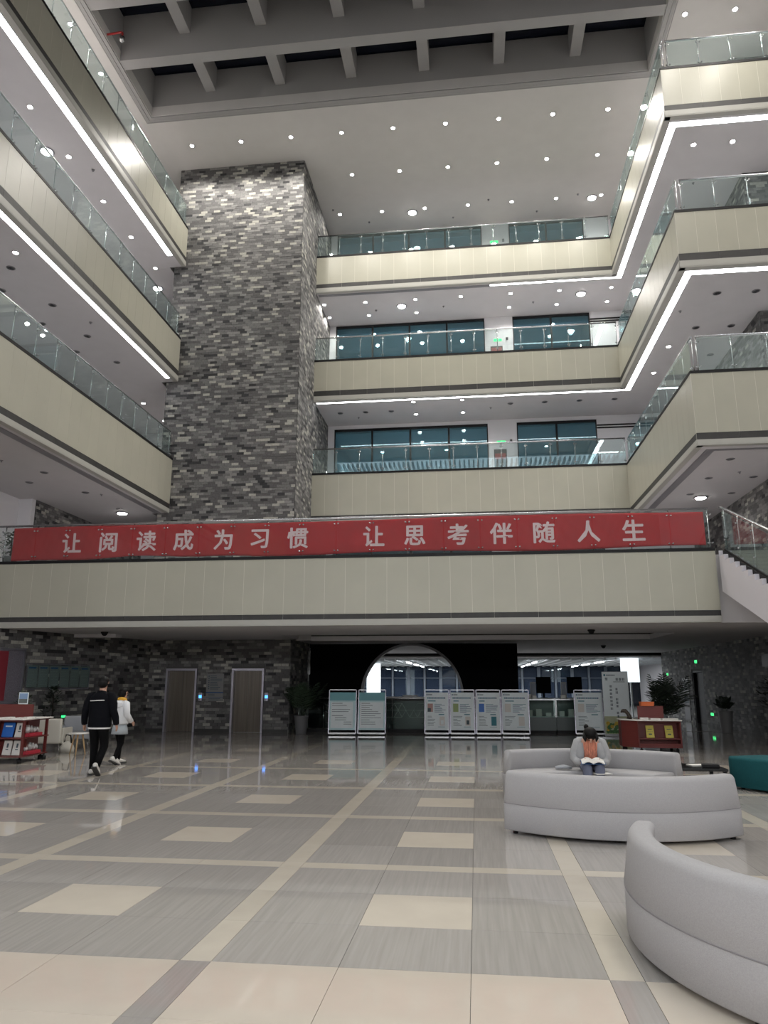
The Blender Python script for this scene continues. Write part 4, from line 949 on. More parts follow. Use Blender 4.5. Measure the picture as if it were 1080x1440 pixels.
# ------------------------------------------------------------------ dark red display stands
def stand_right():
    t = thing('display_stand', 'dark red wooden display stand with two yellow booklets on its front shelf', 'book stand', (3.62, 19.7, 0)); W = 1.36; D = .8; b = MB()
    b.box(.33, .02, .10, .355, D, .74); b.box(W-.03, .0, .10, W, D, .74); b.box(.36, D-.03, .10, W-.031, D, .74, 1)
    b.box(.356, .02, .10, W-.031, D-.031, .13); b.box(.356, .03, .30, W-.031, D-.031, .325); b.box(.356, .02, .715, W-.031, D-.031, .74); b.box(.356, .30, .131, W-.031, .32, .714, 1)
    b.box(.356, .02, .131, W-.031, .04, .20)
    b.build('cabinet', [WOODRED, WOODRED2], t)
    MB().prism([(0, .40), (.325, .02), (.325, D), (0, D)], 'z', .10, .74).build('side_cabinet', WOODRED2, t)
    MB().prism([(-.03, .38), (.32, -.03), (W+.03, -.03), (W+.03, D+.03), (-.03, D+.03)], 'z', .741, .765).build('top', PAPER, t, bevel=.004)
    MB().box(.42, .36, .766, 1.05, .40, 1.09).build('riser', WOODRED2, t)
    for x, y in ((.1, .5), (.4, .1), (W-.1, .1), (W-.1, D-.1), (.1, D-.1)): MB().lathe([(.04, 0), (.04, .07), (.02, .075), (.02, .1)], n=10).build('caster', BLACK, t, (x, y, 0))
    for i, x in enumerate((.66, 1.12)):
        p = MB().box(-.095, -.012, 0, .095, .012, .30).build('booklet', YPAPER, None, (3.62+x, 19.7+.20, .328), .002); p.rotation_euler = (-.28, 0, .0)
        b = MB(); b.box(-.08, -.0145, .145, .08, -.0125, .15); b.box(-.05, -.0145, .2, .05, -.0125, .215); b.box(-.04, -.0145, .07, .04, -.0125, .1); b.build('printed_lines', INK, p)
        tag(p, f'yellow booklet propped on the right display stand, {["left", "right"][i]} one', 'booklet')
    for i, (x, y, w_, h_) in enumerate(((.52, .15, .2, .05), (.78, .14, .24, .035), (1.1, .2, .3, .03), (1.28, .4, .2, .025))):
        p = MB().box(-w_/2, -.09, 0, w_/2, .09, h_).build('paper_stack', PAPER, None, (3.62+x, 19.7+y, .766), .003, .1*i-.1); tag(p, f'low stack of white paper on the right display stand, {nth(i)} from its left end', 'paper')
    for k in range(3):
        p = MB().box(-.16, -.10, 0, .16, .10, .034).box(-.155, -.095, .005, .161, .095, .029, 1).build('orange_book', [ORANGE, YPAPER], None, (3.62+.66, 20.09+.0, 1.091+.0345*k), 0, .06*k); tag(p, f'orange book lying on the riser of the right display stand, {["lowest", "middle", "topmost"][k]} of the pile', 'book', 'orange books on the riser')
    p = MB().loft([(0, 0, 0), (.01, 0, .06), (-.03, 0, .14), (-.09, 0, .2), (-.16, 0, .2), (-.2, 0, .16)], [(.07, .05), (.055, .05), (.045, .04), (.05, .045), (.04, .035), (.012, .012)], 10).ell((-.13, 0, .2), (.055, .045, .045)).build('dark_figurine', mat('dark bronze', (.03, .02, .012), .5), None, (3.62+.22, 19.7+.45, .766)); tag(p, 'small dark curved figurine on the left end of the right display stand', 'figurine')
stand_right()
def stand_left():
    ox, oy = -9.50, 15.2
    t = thing('display_stand', 'dark red wooden display stand with books and pottery on shelves at the left edge', 'book stand', (ox, oy, 0)); b = MB(); Wf = 1.5; Dd = .95
    fx, fy = -.08, 1.0; L2 = math.hypot(fx, fy); ux, uy = fx/L2, fy/L2; nx, ny = uy, -ux          # right facet direction and outward normal
    def shelf(z, th=.025, e=.0): b.prism([(-Wf, 0+e), (0, 0+e), (fx-e, fy), (fx-e, 1.1), (-Wf, 1.1)], 'z', z, z+th)
    for z in (.13, .50, .86): shelf(z)
    b.box(-.05, .0, .156, .0, .05, .499); b.box(-.05, .0, .526, 0, .05, .859); b.box(fx-.05, fy-.01, .156, fx, fy+.04, .499); b.box(fx-.05, fy-.01, .526, fx, fy+.04, .859)
    b.box(-Wf, .33, .156, -.12, .35, .859, 1); b.bar((-.13+.0, .34, .508), (fx-.26, fy+.1, .508), .02, .70, 1); b.box(-Wf, 1.07, .156, fx-.26, 1.1, .859, 1); b.box(-.78, .0, .156, -.75, .32, .859)
    b.build('cabinet', [WOODRED, WOODRED2], t)
    MB().prism([(-Wf, -.04), (.02, -.04), (fx+.05, fy-.02), (fx+.05, 1.14), (-Wf, 1.14)], 'z', .886, .91).build('top', PAPER, t, bevel=.004)
    MB().box(-Wf, .45, .911, -.13, .49, 1.20).build('riser', WOODRED2, t)
    for x, y in ((-.1, .1), (fx-.1, fy), (-1.2, .1), (-.1, 1.0)): MB().lathe([(.05, 0), (.05, .09), (.02, .095), (.02, .13)], n=10).build('caster', BLACK, t, (x, y, 0))
    def book(x, z, w_, h_, m, lab, k):
        p = MB().box(-w_/2, -.012, 0, w_/2, .012, h_).build('book', m, None, (ox+x, oy+.2, z), .002); p.rotation_euler = (-.22, 0, 0); q = MB()
        if k: q.box(-.02, -.0145, h_*.5, .02, -.0125, h_*.8).box(-.03, -.0145, h_*.35, .03, -.0125, h_*.42).build('printed_title', INK, p)
        else: q.box(-w_*.3, -.0145, h_*.7, w_*.3, -.0125, h_*.78).build('printed_title', PAPERG, p)
        tag(p, lab, 'book')
    book(-.50, .527, .26, .30, BLUEB, 'blue book facing out on the upper shelf of the left display stand', 0); book(-.24, .527, .18, .30, PAPER, 'white book beside the blue one on the left display stand', 1)
    book(-.48, .157, .19, .30, PAPER, 'white book on the lower shelf of the left display stand, further from the corner', 1); book(-.26, .157, .19, .30, PAPER, 'white book on the lower shelf of the left display stand, at the corner post', 1)
    for lvl, z in enumerate((.157, .527)):
        c = Vector((ux*L2*.58-.075*nx*1.6, uy*L2*.58-.075*ny*1.6, z)); p = MB(); p.obox((0, 0, .035), (ux*.29, uy*.29, 0), (nx*.09, ny*.09, 0), (0, 0, .035)); p = p.build('red_tray', REDP, None, (ox+c.x, oy+c.y, z), .004); tag(p, f'bright red tray on the {["lower", "upper"][lvl]} side shelf of the left display stand', 'tray')
        for k in range(4):
            s_ = -.21+.14*k; hgt = [.11, .17, .15, .12][(k+lvl) % 4]; r = [.05, .066, .06, .055][(k+lvl) % 4]
            q = MB().lathe([(r*.6, 0), (r, hgt*.35), (r*.95, hgt*.6), (r*.5, hgt*.85), (r*.6, hgt), (.0001, hgt)], n=14).build('pottery_jar', CERAM, None, (ox+c.x+ux*s_, oy+c.y+uy*s_, z+.071)); tag(q, f'grey white pottery jar on the {["lower", "upper"][lvl]} red tray, {nth(k)} from the corner post', 'jar')
    rr = random.Random(3)
    for k in range(7):
        x = -.75+.13*k; p = MB().box(-.06, -.1, 0, .06, .1, .012+.01*(k % 3)).build('leaflet_stack', PAPER, None, (ox+x, oy+.2+max(0, x+.2)*1.1, .911), 0, rr.uniform(-.4, .4)); tag(p, f'white leaflets on the rim of the left display stand, {nth(k)} from the left', 'paper')
    p = MB().box(-.11, -.012, 0, .11, .0, .25).build('desk_picture', PAPERG, None, (ox-.38, oy+.47, 1.201)); MB().box(-.095, -.016, .02, .095, -.0125, .11).box(-.095, -.016, .111, .095, -.0125, .23, 1).build('picture', [mat('grey green photo', (.12, .14, .13), .4), mat('sky blue photo', (.22, .33, .50), .4)], p); tag(p, 'small framed sky picture standing on the left display stand', 'picture')
    return t
stand_left()

# ------------------------------------------------------------------ sofas
def arc_pts(c, r, a0, a1, n): return [(c[0]+r*math.cos(a0+(a1-a0)*i/n), c[1]+r*math.sin(a0+(a1-a0)*i/n)) for i in range(n+1)]
def ring(c, ri, ro, a0, a1, prof_fn, n=40):
    """sweep a closed profile of (radius, z) along an arc, with rounded ends"""
    mb = MB(); prof = prof_fn; m = len(prof); vs = []; fs = []
    steps = [(a0, .0)]; e = .06/((ri+ro)/2)
    A = [(a0, .80), (a0+e*.25, .93), (a0+e, 1.0)]+[(a0+e+(a1-a0-2*e)*i/n, 1.0) for i in range(1, n)]+[(a1-e, 1.0), (a1-e*.25, .93), (a1, .80)]
    cr = sum(p[0] for p in prof)/m; cz = sum(p[1] for p in prof)/m
    for a, s in A:
        for r, z in prof:
            rr = cr+(r-cr)*(.5+.5*s); zz = z if z < .1 else cz+(z-cz)*(.85+.15*s)
            vs.append((rr*math.cos(a), rr*math.sin(a), zz))
    N = len(A)
    for i in range(N-1):
        for k in range(m): fs.append((i*m+k, i*m+(k+1)%m, (i+1)*m+(k+1)%m, (i+1)*m+k))
    fs.append(tuple(range(m-1, -1, -1))); fs.append(tuple((N-1)*m+k for k in range(m)))
    return mb.add(vs, fs, 0, True)
def rprof(r0, r1, z0, z1, rd, n=4, bot=.012):
    P = [(r0+bot, z0), (r1-bot, z0), (r1, z0+bot)]
    for k in range(n+1): t = PI/2*k/n; P.append((r1-rd+rd*math.cos(t), z1-rd+rd*math.sin(t)))
    for k in range(n+1): t = PI/2+PI/2*k/n; P.append((r0+rd+rd*math.cos(t), z1-rd+rd*math.sin(t)))
    P.append((r0, z0+bot)); return P
def sofa(label, c, a_mid, half, fab=GREYFAB, R=1.91, hgt=.672, back=.17, seat=True, group=None):
    a0, a1 = a_mid-half, a_mid+half
    t = thing('curved_sofa', label, 'sofa', (c[0], c[1], 0), 0, group)
    if back:
        lean = .05
        P = rprof(R-back, R, .3235, hgt, .055, 5, .004); P = [(r-lean*(z-.33)/.33, z) for r, z in P]
        ring(c, R-back, R, a0, a1, P).build('backrest', fab, t)
        ring(c, R-back, R, a0, a1, rprof(R-back, R, .035, .3225, .004, 2)).build('base', fab, t)
        ring(c, R-back, R, a0+.01, a1-.01, [(R-back+.02, .3205), (R+.003, .3205), (R+.003, .3255), (R-back+.02, .3255)]).build('seam', SEAM, t)
    if seat:
        ro = R-back-.004 if back else R
        ring(c, ro-.55, ro, a0+.015, a1-.015, rprof(ro-.55, ro, .035, .30, .02)).build('seat_base', fab, t)
        ring(c, ro-.56, ro, a0+.01, a1-.01, rprof(ro-.56, ro, .302, .40 if back else hgt, .045)).build('seat', fab, t)
    fm = MB().lathe([(.03, 0), (.03, .036), (.0001, .036)], n=10).mesh('foot', BLACK)
    for a in (a0+.06, a_mid, a1-.06):
        for r in (R-.07, R-.6): put('foot', fm, t, (r*math.cos(a), r*math.sin(a), 0))
    return t
SC = (1.60, 10.56)
sofa('pale grey curved sofa seen from behind, in front of the reader', SC, -PI/2-.015, .755)
sofa('pale grey curved sofa with the seated reader, facing the hall', SC, PI/2-.05, .755, R=1.92)
sofa('large pale grey curved sofa cut off by the right bottom corner', (2.87, 5.45), PI+.62, 1.0)
def teal():
    t = thing('curved_bench', 'teal velvet curved bench at the right edge behind the grey sofas', 'bench', (5.84, 14.04, 0)); R = 1.91; a0, a1 = PI+.366, PI*1.5+.5
    ring((0, 0), R-.75, R, a0, a1, rprof(R-.75, R, .035, .50, .05)).build('seat', TEAL, t)
    for a in (a0+.1, (a0+a1)/2, a1-.1): MB().lathe([(.03, 0), (.03, .036), (.0001, .036)], n=10).build('foot', BLACK, t, ((R-.1)*math.cos(a), (R-.1)*math.sin(a), 0))
teal()
t = thing('coffee_table', 'low black coffee table between the grey sofa and the teal bench', 'table', (3.46, 13.3, 0))
MB().box(-.46, -.42, .30, .46, .42, .34).build('tabletop', mat('black lacquer', (.012, .012, .013), .12), t, bevel=.006); MB().box(-.40, -.35, .10, .40, .35, .12).build('lower_shelf', BLACK, t)
for x in (-.42, .42):
    for y in (-.37, .37): MB().box(x-.025, y-.025, 0, x+.025, y+.025, .30).build('leg', BLACK, t)
tag(MB().box(-.17, -.11, 0, .17, .11, .012).build('magazine', PAPER, None, (3.62, 13.4, .341), 0, .2), 'white magazine lying on the black coffee table', 'magazine')
tag(MB().box(-.13, -.1, 0, .13, .1, .05).build('tissue_box', BLACK, None, (3.72, 13.12, .341), .008, -.2), 'black tissue box on the coffee table beside the magazine', 'box')

# chairs and table at the left
def lounge(label, x, y, rz, m, w_=.66):
    t = thing('lounge_chair', label, 'chair', (x, y, 0), rz)
    MB().box(-w_/2, -.33, .22, w_/2, -.24, .80).build('backrest', m, t, bevel=.03); MB().box(-w_/2+.02, -.235, .24, w_/2-.02, .33, .42).build('seat', m, t, bevel=.03)
    for s_ in (-1, 1): MB().box(s_*w_/2-.035+(.0 if s_ < 0 else 0), -.23, .20, s_*w_/2+.035, .30, .58).build('armrest', m, t, bevel=.02)
    for sx in (-1, 1):
        for sy in (-1, 1): MB().tube([(sx*(w_/2-.06), sy*.24, .23), (sx*(w_/2-.02), sy*.28, 0)], .013, 8).build('leg', STEEL, t)
lounge('cream lounge chair seen from behind beside the left display stand', -10.42, 17.9, .12, CREAMU)
lounge('grey lounge chair behind the cream one, near the small round table', -10.4, 19.0, PI+.5, GREYU)
t = thing('side_table', 'small round white side table with pale wooden legs left of the walking man', 'table', (-9.42, 17.3, 0))
MB().lathe([(.22, .47), (.235, .48), (.235, .495), (.0001, .497)], n=28).build('tabletop', PAPER, t)
for k in range(3): a = .9+2*PI/3*k; MB().loft([(.10*math.cos(a), .10*math.sin(a), .47), (.2*math.cos(a), .2*math.sin(a), 0)], [.022, .014], 8).build('leg', WOODL, t)
t = thing('floor_bag', 'slumped dark and cream bag beside the cream lounge chair', 'bag', (-9.93, 17.75, 0)); MB().loft([(0, 0, .002), (0, 0, .12), (.02, .02, .22), (.03, .02, .27)], [(.18, .11), (.19, .12), (.12, .07), (.04, .03)], 12).build('body', CREAMU, t); MB().tube([(-.08, 0, .24), (-.05, 0, .42), (.07, 0, .40), (.1, 0, .22)], .018, 8).build('strap', BLACK, t)

# ------------------------------------------------------------------ plants
def frond_mesh(L, droop, nl, lw, m, rr):
    mb = MB(); P = []
    for i in range(9):
        f = i/8; P.append(Vector((L*(f-.18*f*f), 0, L*(1.0*f*(1-droop*f)))))
    mb.tube(P, .006, 5)
    for k in range(nl):
        f = .22+.76*k/(nl-1); i = min(int(f*8), 7); p = P[i].lerp(P[i+1], f*8-i); d = (P[i+1]-P[i]).normalized(); ln = L*.36*math.sin(PI*(.18+.74*f))
        for s in (-1, 1):
            side = (d*.7+Vector((0, s*.95, -.22+rr.uniform(-.12, .12)))).normalized(); w_ = d*lw/2; q = p+side*ln
            mb.add([p-w_, p+w_, p+side*ln*.55+w_*1.3, q, p+side*ln*.55-w_*1.3], [(0, 1, 2, 3, 4)])
    return mb.mesh('frond', m)
def palm(label, x, y, pot, ph, pr, hgt, n, m, seed, spread=1.0):
    rr = random.Random(seed); t = thing('potted_palm', label, 'plant', (x, y, 0))
    MB().lathe([(pr*.72, 0), (pr*.74, .02), (pr, ph-.03), (pr, ph), (pr*.9, ph), (pr*.88, ph-.05), (.0001, ph-.05)], n=24).build('pot', pot, t); MB().lathe([(pr*.87, ph-.049), (.0001, ph-.03)], n=16).build('soil', SOIL, t)
    vs = [frond_mesh(hgt, d, 13, .035, m, rr) for d in (.28, .42, .58)]
    for i in range(n):
        a = 2*PI*i/n*2.4+rr.uniform(-.3, .3); k = rr.choice((0, 1, 1, 2)); s = rr.uniform(.72, 1.05)*spread
        put('frond', vs[k], t, (.05*math.cos(a), .05*math.sin(a), ph-.04), rot=(rr.uniform(-.15, .15), rr.uniform(-.62, .12), a), scale=(s*.62, s*.8, s))
    return t
palm('potted palm in a grey planter at the tower corner beside the first poster stand', -5.85, 25.15, POTG, .58, .24, 1.55, 20, PLANTG, 1)
palm('large dark palm behind the right display stand', 5.5, 23.4, POTG, .5, .27, 1.65, 26, PLANTD, 2, 1.05)
palm('small spiky plant in a pale tapered planter by the right brick wall', 8.45, 27.5, POTW, .72, .24, .85, 16, PLANTD, 3, .8)
def bushy(label, x, y, z, pot, ph, pr, hgt, rad, m, seed, n=260):
    rr = random.Random(seed); t = thing('potted_plant', label, 'plant', (x, y, z))
    MB().lathe([(pr*.75, 0), (pr, ph-.03), (pr, ph), (pr*.88, ph), (pr*.86, ph-.04), (.0001, ph-.04)], n=20).build('pot', pot, t)
    MB().tube([(0, 0, ph-.045), (.02, 0, ph+hgt*.35), (-.02, .02, ph+hgt*.8)], .02, 7).build('stem', SOIL, t); b = MB()
    for i in range(n):
        a = rr.uniform(0, 2*PI); f = rr.random(); zz = ph+hgt*(.08+.92*f); r = rad*math.sqrt(rr.random())*(math.sin(PI*(.12+.8*f))); c = Vector((r*math.cos(a), r*math.sin(a), zz))
        d = Vector((math.cos(a), math.sin(a), rr.uniform(-.4, .8))).normalized(); s = d.cross(Vector((0, 0, 1))).normalized()*.03*(1+rad); l = d*.10*(1+rad)
        b.add([c, c+l*.5+s, c+l, c+l*.5-s], [(0, 1, 2, 3)])
    tag(b.build('foliage', m, t), kind='stuff')
bushy('tall narrow dark plant by the left brick wall under the notice board', -12.2, 20.8, 0, POTG, .4, .2, 1.15, .30, PLANTD, 4)
bushy('dark bushy plant in a tall dark planter at the right edge', 8.05, 21.7, 0, POTG, .80, .26, 1.05, .55, PLANTD, 5, 420)
bushy('small green plant on the left display stand behind the framed picture', -10.1, 16.0, .911, POTG, .12, .08, .42, .17, PLANTG, 6, 120)
bushy('green plant on the bridge floor at the left end of the banner', -13.45, 19.9, T[2]-.13, POTG, .4, .2, .7, .34, PLANTG, 7, 200)

# fire pipe under the roof light
t = thing('fire_pipe', 'red fire pipe with a silver detector at the left edge of the roof light', 'pipe', (-11.495, 18.93, 22.42)); MB().tube([(0, 0, 0), (.50, 0, .03), (.54, 0, .0), (.54, 0, -.14)], .035, 8).build('pipe', PIPER, t); MB().lathe([(.04, 0), (.09, -.04), (.09, -.17), (.04, -.22), (.0001, -.22)], n=14).build('detector', STEEL, t, (.54, 0, -.14))

# ------------------------------------------------------------------ people
def skinned(name, nodes, edges, m, parent, sub=2):
    """one continuous surface grown round a skeleton: nodes = {key: (pos, radius)}"""
    keys = list(nodes); ix = {k: i for i, k in enumerate(keys)}
    me = bpy.data.meshes.new(name); me.from_pydata([nodes[k][0] for k in keys], [(ix[a], ix[b]) for a, b in edges], [])
    o = bpy.data.objects.new(name, me); C.objects.link(o); o.modifiers.new('skin', 'SKIN')
    for k in keys:
        r = nodes[k][1]; sv = me.skin_vertices[0].data[ix[k]]; sv.radius = r if isinstance(r, tuple) else (r, r); sv.use_root = (k == keys[0])
    sm = o.modifiers.new('sub', 'SUBSURF'); sm.levels = sub; sm.render_levels = sub
    bpy.context.view_layer.update()
    nm = bpy.data.meshes.new_from_object(o.evaluated_get(bpy.context.evaluated_depsgraph_get())); o.modifiers.clear(); o.data = nm; bpy.data.meshes.remove(me)
    nm.name = name; nm.materials.clear(); nm.materials.append(m)
    nm.polygons.foreach_set('use_smooth', [True]*len(nm.polygons)); o.parent = parent; return o
def person_body(J, parent, k=1.0):
    """J: joint dict (pelvis, spine, chest, neck, head0, head1, sh/el/wr/palm L R, hip/kn/an/toe L R, fdirL/R, tdirL/R)"""
    R = dict(pelvis=.105, spine=.10, chest=.115, neck=.050, head0=.070, head1=.088, sh=.055, el=.040, wr=.026, palm=.032, hip=.082, kn=.055, an=.036, toe=.032)
    N = {}; E_ = []
    for q in ('pelvis', 'spine', 'chest', 'neck', 'head0', 'head1'): N[q] = (J[q], R[q]*k)
    for a, b in zip(('pelvis', 'spine', 'chest', 'neck', 'head0'), ('spine', 'chest', 'neck', 'head0', 'head1')): E_.append((a, b))
    for s in 'LR':
        for q in ('sh', 'el', 'wr', 'palm', 'hip', 'kn', 'an', 'toe'): N[q+s] = (J[q+s], R[q]*k)
        E_ += [('chest', 'sh'+s), ('sh'+s, 'el'+s), ('el'+s, 'wr'+s), ('wr'+s, 'palm'+s), ('pelvis', 'hip'+s), ('hip'+s, 'kn'+s), ('kn'+s, 'an'+s), ('an'+s, 'toe'+s)]
        d = Vector(J['fdir'+s]).normalized(); sp = Vector(J['tdir'+s]).normalized(); pm = Vector(J['palm'+s]); cl = Vector(J.get('curl'+s, (0, 0, 0)))
        for i, (o_, ln) in enumerate(((.030, .068), (.010, .078), (-.010, .072), (-.029, .056))):
            b = pm+sp*o_*k+d*.026*k; N[f'f{s}{i}a'] = (b, .0088*k); N[f'f{s}{i}b'] = (b+d*ln*.5*k+cl*.008, .0085*k); N[f'f{s}{i}c'] = (b+d*ln*.9*k+cl*.03, .0072*k)
            E_ += [('palm'+s, f'f{s}{i}a'), (f'f{s}{i}a', f'f{s}{i}b'), (f'f{s}{i}b', f'f{s}{i}c')]
        b = pm+sp*.030*k-d*.02*k; N['t'+s+'a'] = (b, .011*k); N['t'+s+'b'] = (b+(sp*.6+d).normalized()*.045*k, .0095*k); N['t'+s+'c'] = (b+(sp*.3+d).normalized()*.075*k, .008*k)
        E_ += [('palm'+s, 't'+s+'a'), ('t'+s+'a', 't'+s+'b'), ('t'+s+'b', 't'+s+'c')]
    return skinned('body', N, E_, SKIN_, parent)
def face(h, f, parent, k=1.0):
    """eyes, nose, mouth and ears on a head centred at h and looking along f"""
    h, f = Vector(h), Vector(f).normalized(); s = f.cross(Vector((0, 0, 1))).normalized(); u = s.cross(f); b = MB()
    b.loft([h+f*.082*k+u*.02, h+f*.107*k-u*.012, h+f*.085*k-u*.022], [.007, .013, .006], 8, m=0)
    for i in (-1, 1):
        b.ell(h+f*.080*k+s*.032*i+u*.018, (.011, .011, .008), 8, 6, 1); b.ell(h+s*.085*k*i-u*.005, (.012, .02, .03), 8, 6, 0); b.bar(h+f*.085*k+s*.018*i+u*.038, h+f*.080*k+s*.046*i+u*.036, .006, .005, 1)
    b.bar(h+f*.083*k-s*.02-u*.046, h+f*.083*k+s*.02-u*.046, .008, .009, 2); b.build('face', [SKIN_, HAIR, PINKPR], parent)
def shoe(p, d, m, parent, pitch=0.0):
    p = Vector(p); d = Vector(d).normalized(); s = d.cross(Vector((0, 0, 1))).normalized(); u = s.cross(d); L = .28; b = MB()
    P = [p-d*.085+u*.045, p-d*.05+u*.055, p+d*.04+u*.045, p+d*.12+u*.03, p+d*.185+u*.025]
    b.loft(P, [(.036, .04), (.043, .055), (.045, .045), (.047, .03), (.03, .02)], 12, ref=u, m=0)
    b.obox(p+d*.05-u*.004, d*.14, s*.046, u*.012, 1); return b.build('shoe', m, parent)
def man():
    t = thing('person', 'person walking away in a black jacket with a white back stripe and black trousers', 'person', (-7.02, 13.62, 0), .05)
    J = dict(pelvis=(0, 0, .95), spine=(0, 0, 1.15), chest=(0, .01, 1.36), neck=(0, .02, 1.50), head0=(.0, .045, 1.585), head1=(.0, .05, 1.675),
             shL=(-.185, 0, 1.42), elL=(-.275, -.03, 1.15), wrL=(-.315, .05, .93), palmL=(-.325, .075, .865), shR=(.185, 0, 1.42), elR=(.27, -.04, 1.15), wrR=(.305, .03, .93), palmR=(.31, .055, .865),
             hipL=(-.085, 0, .90), knL=(-.085, .05, .49), anL=(-.07, .02, .09), toeL=(-.08, .15, .04), hipR=(.085, 0, .90), knR=(.10, .06, .50), anR=(.095, -.20, .17), toeR=(.10, -.07, .05),
             fdirL=(-.05, .15, -1), tdirL=(.1, 1, .1), curlL=(.5, .3, 0), fdirR=(.05, .15, -1), tdirR=(-.1, 1, .1), curlR=(-.5, .3, 0))
    body = person_body(J, t)
    b = MB(); b.loft([(0, 0, .845), (0, 0, .88), (0, .0, 1.0), (0, -.005, 1.18), (0, -.01, 1.32), (0, -.005, 1.41), (0, .005, 1.465), (0, .015, 1.505)],
                     [(.205, .145), (.215, .155), (.212, .15), (.215, .15), (.22, .15), (.205, .135), (.125, .095), (.075, .075)], 20)
    for s, q in ((-1, 'L'), (1, 'R')):
        b.loft([(s*.13, 0, 1.43), (s*.185, 0, 1.425), (s*.245, -.02, 1.27), J['el'+q], (s*.298, .005, 1.03), J['wr'+q], (J['wr'+q][0], J['wr'+q][1]+.008, .905)],
               [.07, .088, .078, .067, .062, .056, .052], 14)
    jk = b.build('jacket', JACK, t)
    MB().loft([(-.135, -.172, 1.335), (0, -.181, 1.342), (.135, -.172, 1.345)], [(.006, .009)]*3, 8, ref=(0, 0, 1)).build('back_stripe', SHIRT, jk)
    MB().lathe([(.206, .0), (.212, .012), (.208, .028)], n=24).build('shirt_hem', SHIRT, t, (0, 0, .825)).scale = (1, .72, 1)
    b = MB(); b.loft([(0, 0, .84), (0, 0, .90), (0, 0, .98)], [(.17, .125), (.18, .13), (.17, .125)], 18)
    for s, q in ((-1, 'L'), (1, 'R')):
        k_, a_ = Vector(J['kn'+q]), Vector(J['an'+q]); h_ = Vector((s*.088, 0, .90)); b.loft([h_+Vector((0, 0, .05)), h_-Vector((0, 0, .10)), h_.lerp(k_, .6), k_, k_.lerp(a_, .5), a_+(k_-a_)*.02], [(.092, .115), (.092, .108), (.082, .09), (.072, .078), (.064, .07), (.060, .066)], 14)
    b.build('trousers', TROU, t)
    shoe((-.075, .03, .02), (0, 1, 0), [SHOEW, SHOED], t); shoe((.098, -.235, .125), (0, .78, -.62), [SHOEW, SHOED], t)
    MB().ell((0, .035, 1.695), (.098, .108, .092), 16, 10).ell((0, .0, 1.645), (.094, .09, .085), 16, 10).build('hair', HAIR, t); face(J['head1'], (0, 1, .0), t)
man()
def woman():
    t = thing('person', 'person in a white hooded jacket and yellow scarf walking beside the man in black', 'person', (-7.50, 15.45, 0), -.45)
    k = .87; z = lambda v: v*k
    J = dict(pelvis=(0, 0, z(.95)), spine=(0, 0, z(1.15)), chest=(0, .01, z(1.36)), neck=(0, .02, z(1.50)), head0=(.0, .04, z(1.585)), head1=(.0, .045, z(1.68)),
             shL=(-.15, 0, z(1.42)), elL=(-.215, -.02, z(1.16)), wrL=(-.20, .12, z(.99)), palmL=(-.195, .165, z(.96)), shR=(.15, 0, z(1.42)), elR=(.215, -.02, z(1.16)), wrR=(.20, .12, z(.99)), palmR=(.195, .165, z(.96)),
             hipL=(-.07, 0, z(.90)), knL=(-.07, .08, z(.49)), anL=(-.06, .06, z(.09)), toeL=(-.06, .18, z(.04)), hipR=(.07, 0, z(.90)), knR=(.08, .0, z(.50)), anR=(.08, -.15, z(.12)), toeR=(.08, -.02, z(.04)),
             fdirL=(0, .5, -.8), tdirL=(.3, .8, .5), curlL=(.4, 0, 0), fdirR=(0, .5, -.8), tdirR=(-.3, .8, .5), curlR=(-.4, 0, 0))
    person_body(J, t, k)
    b = MB(); b.loft([(0, 0, z(.93)), (0, 0, z(.97)), (0, 0, z(1.15)), (0, 0, z(1.34)), (0, 0, z(1.43)), (0, .01, z(1.50))], [(.185, .14), (.195, .15), (.185, .145), (.18, .135), (.165, .115), (.075, .07)], 18)
    for s, q in ((-1, 'L'), (1, 'R')): b.loft([(s*.10, 0, z(1.43)), J['sh'+q], J['el'+q], J['wr'+q]], [.06, .075, .066, .05], 12)
    b.loft([(-.13, -.10, z(1.42)), (0, -.155, z(1.38)), (.13, -.10, z(1.42))], [(.03, .06), (.05, .09), (.03, .06)], 12, ref=(0, 0, 1)); b.build('jacket', WHITECL, t)
    MB().loft([(0, -.0, z(1.475)), (0, .01, z(1.51)), (0, .02, z(1.55))], [(.10, .095), (.105, .10), (.08, .08)], 14).build('scarf', YELCL, t)
    MB().loft([(0, 0, z(.70)), (0, 0, z(.80)), (0, 0, z(.94))], [(.19, .16), (.18, .15), (.15, .12)], 18).build('skirt', GREYCL, t)
    b = MB()
    for s, q in ((-1, 'L'), (1, 'R')):
        k_, a_ = Vector(J['kn'+q]), Vector(J['an'+q]); h_ = Vector((s*.07, 0, z(.86))); b.loft([h_, h_.lerp(k_, .6), k_, k_.lerp(a_, .5), a_], [.08, .068, .055, .052, .042], 12)
    b.build('leggings', TROU, t); shoe((-.06, .06, .02), (0, 1, 0), [SHOEW, SHOED], t); shoe((.08, -.17, .06), (0, .9, -.42), [SHOEW, SHOED], t)
    MB().ell((0, .03, z(1.70)), (.088, .098, .085), 16, 10).ell((0, -.01, z(1.64)), (.085, .08, .085), 16, 10).build('hair', HAIR, t); face(J['head1'], (0, 1, 0), t, .92)
woman()
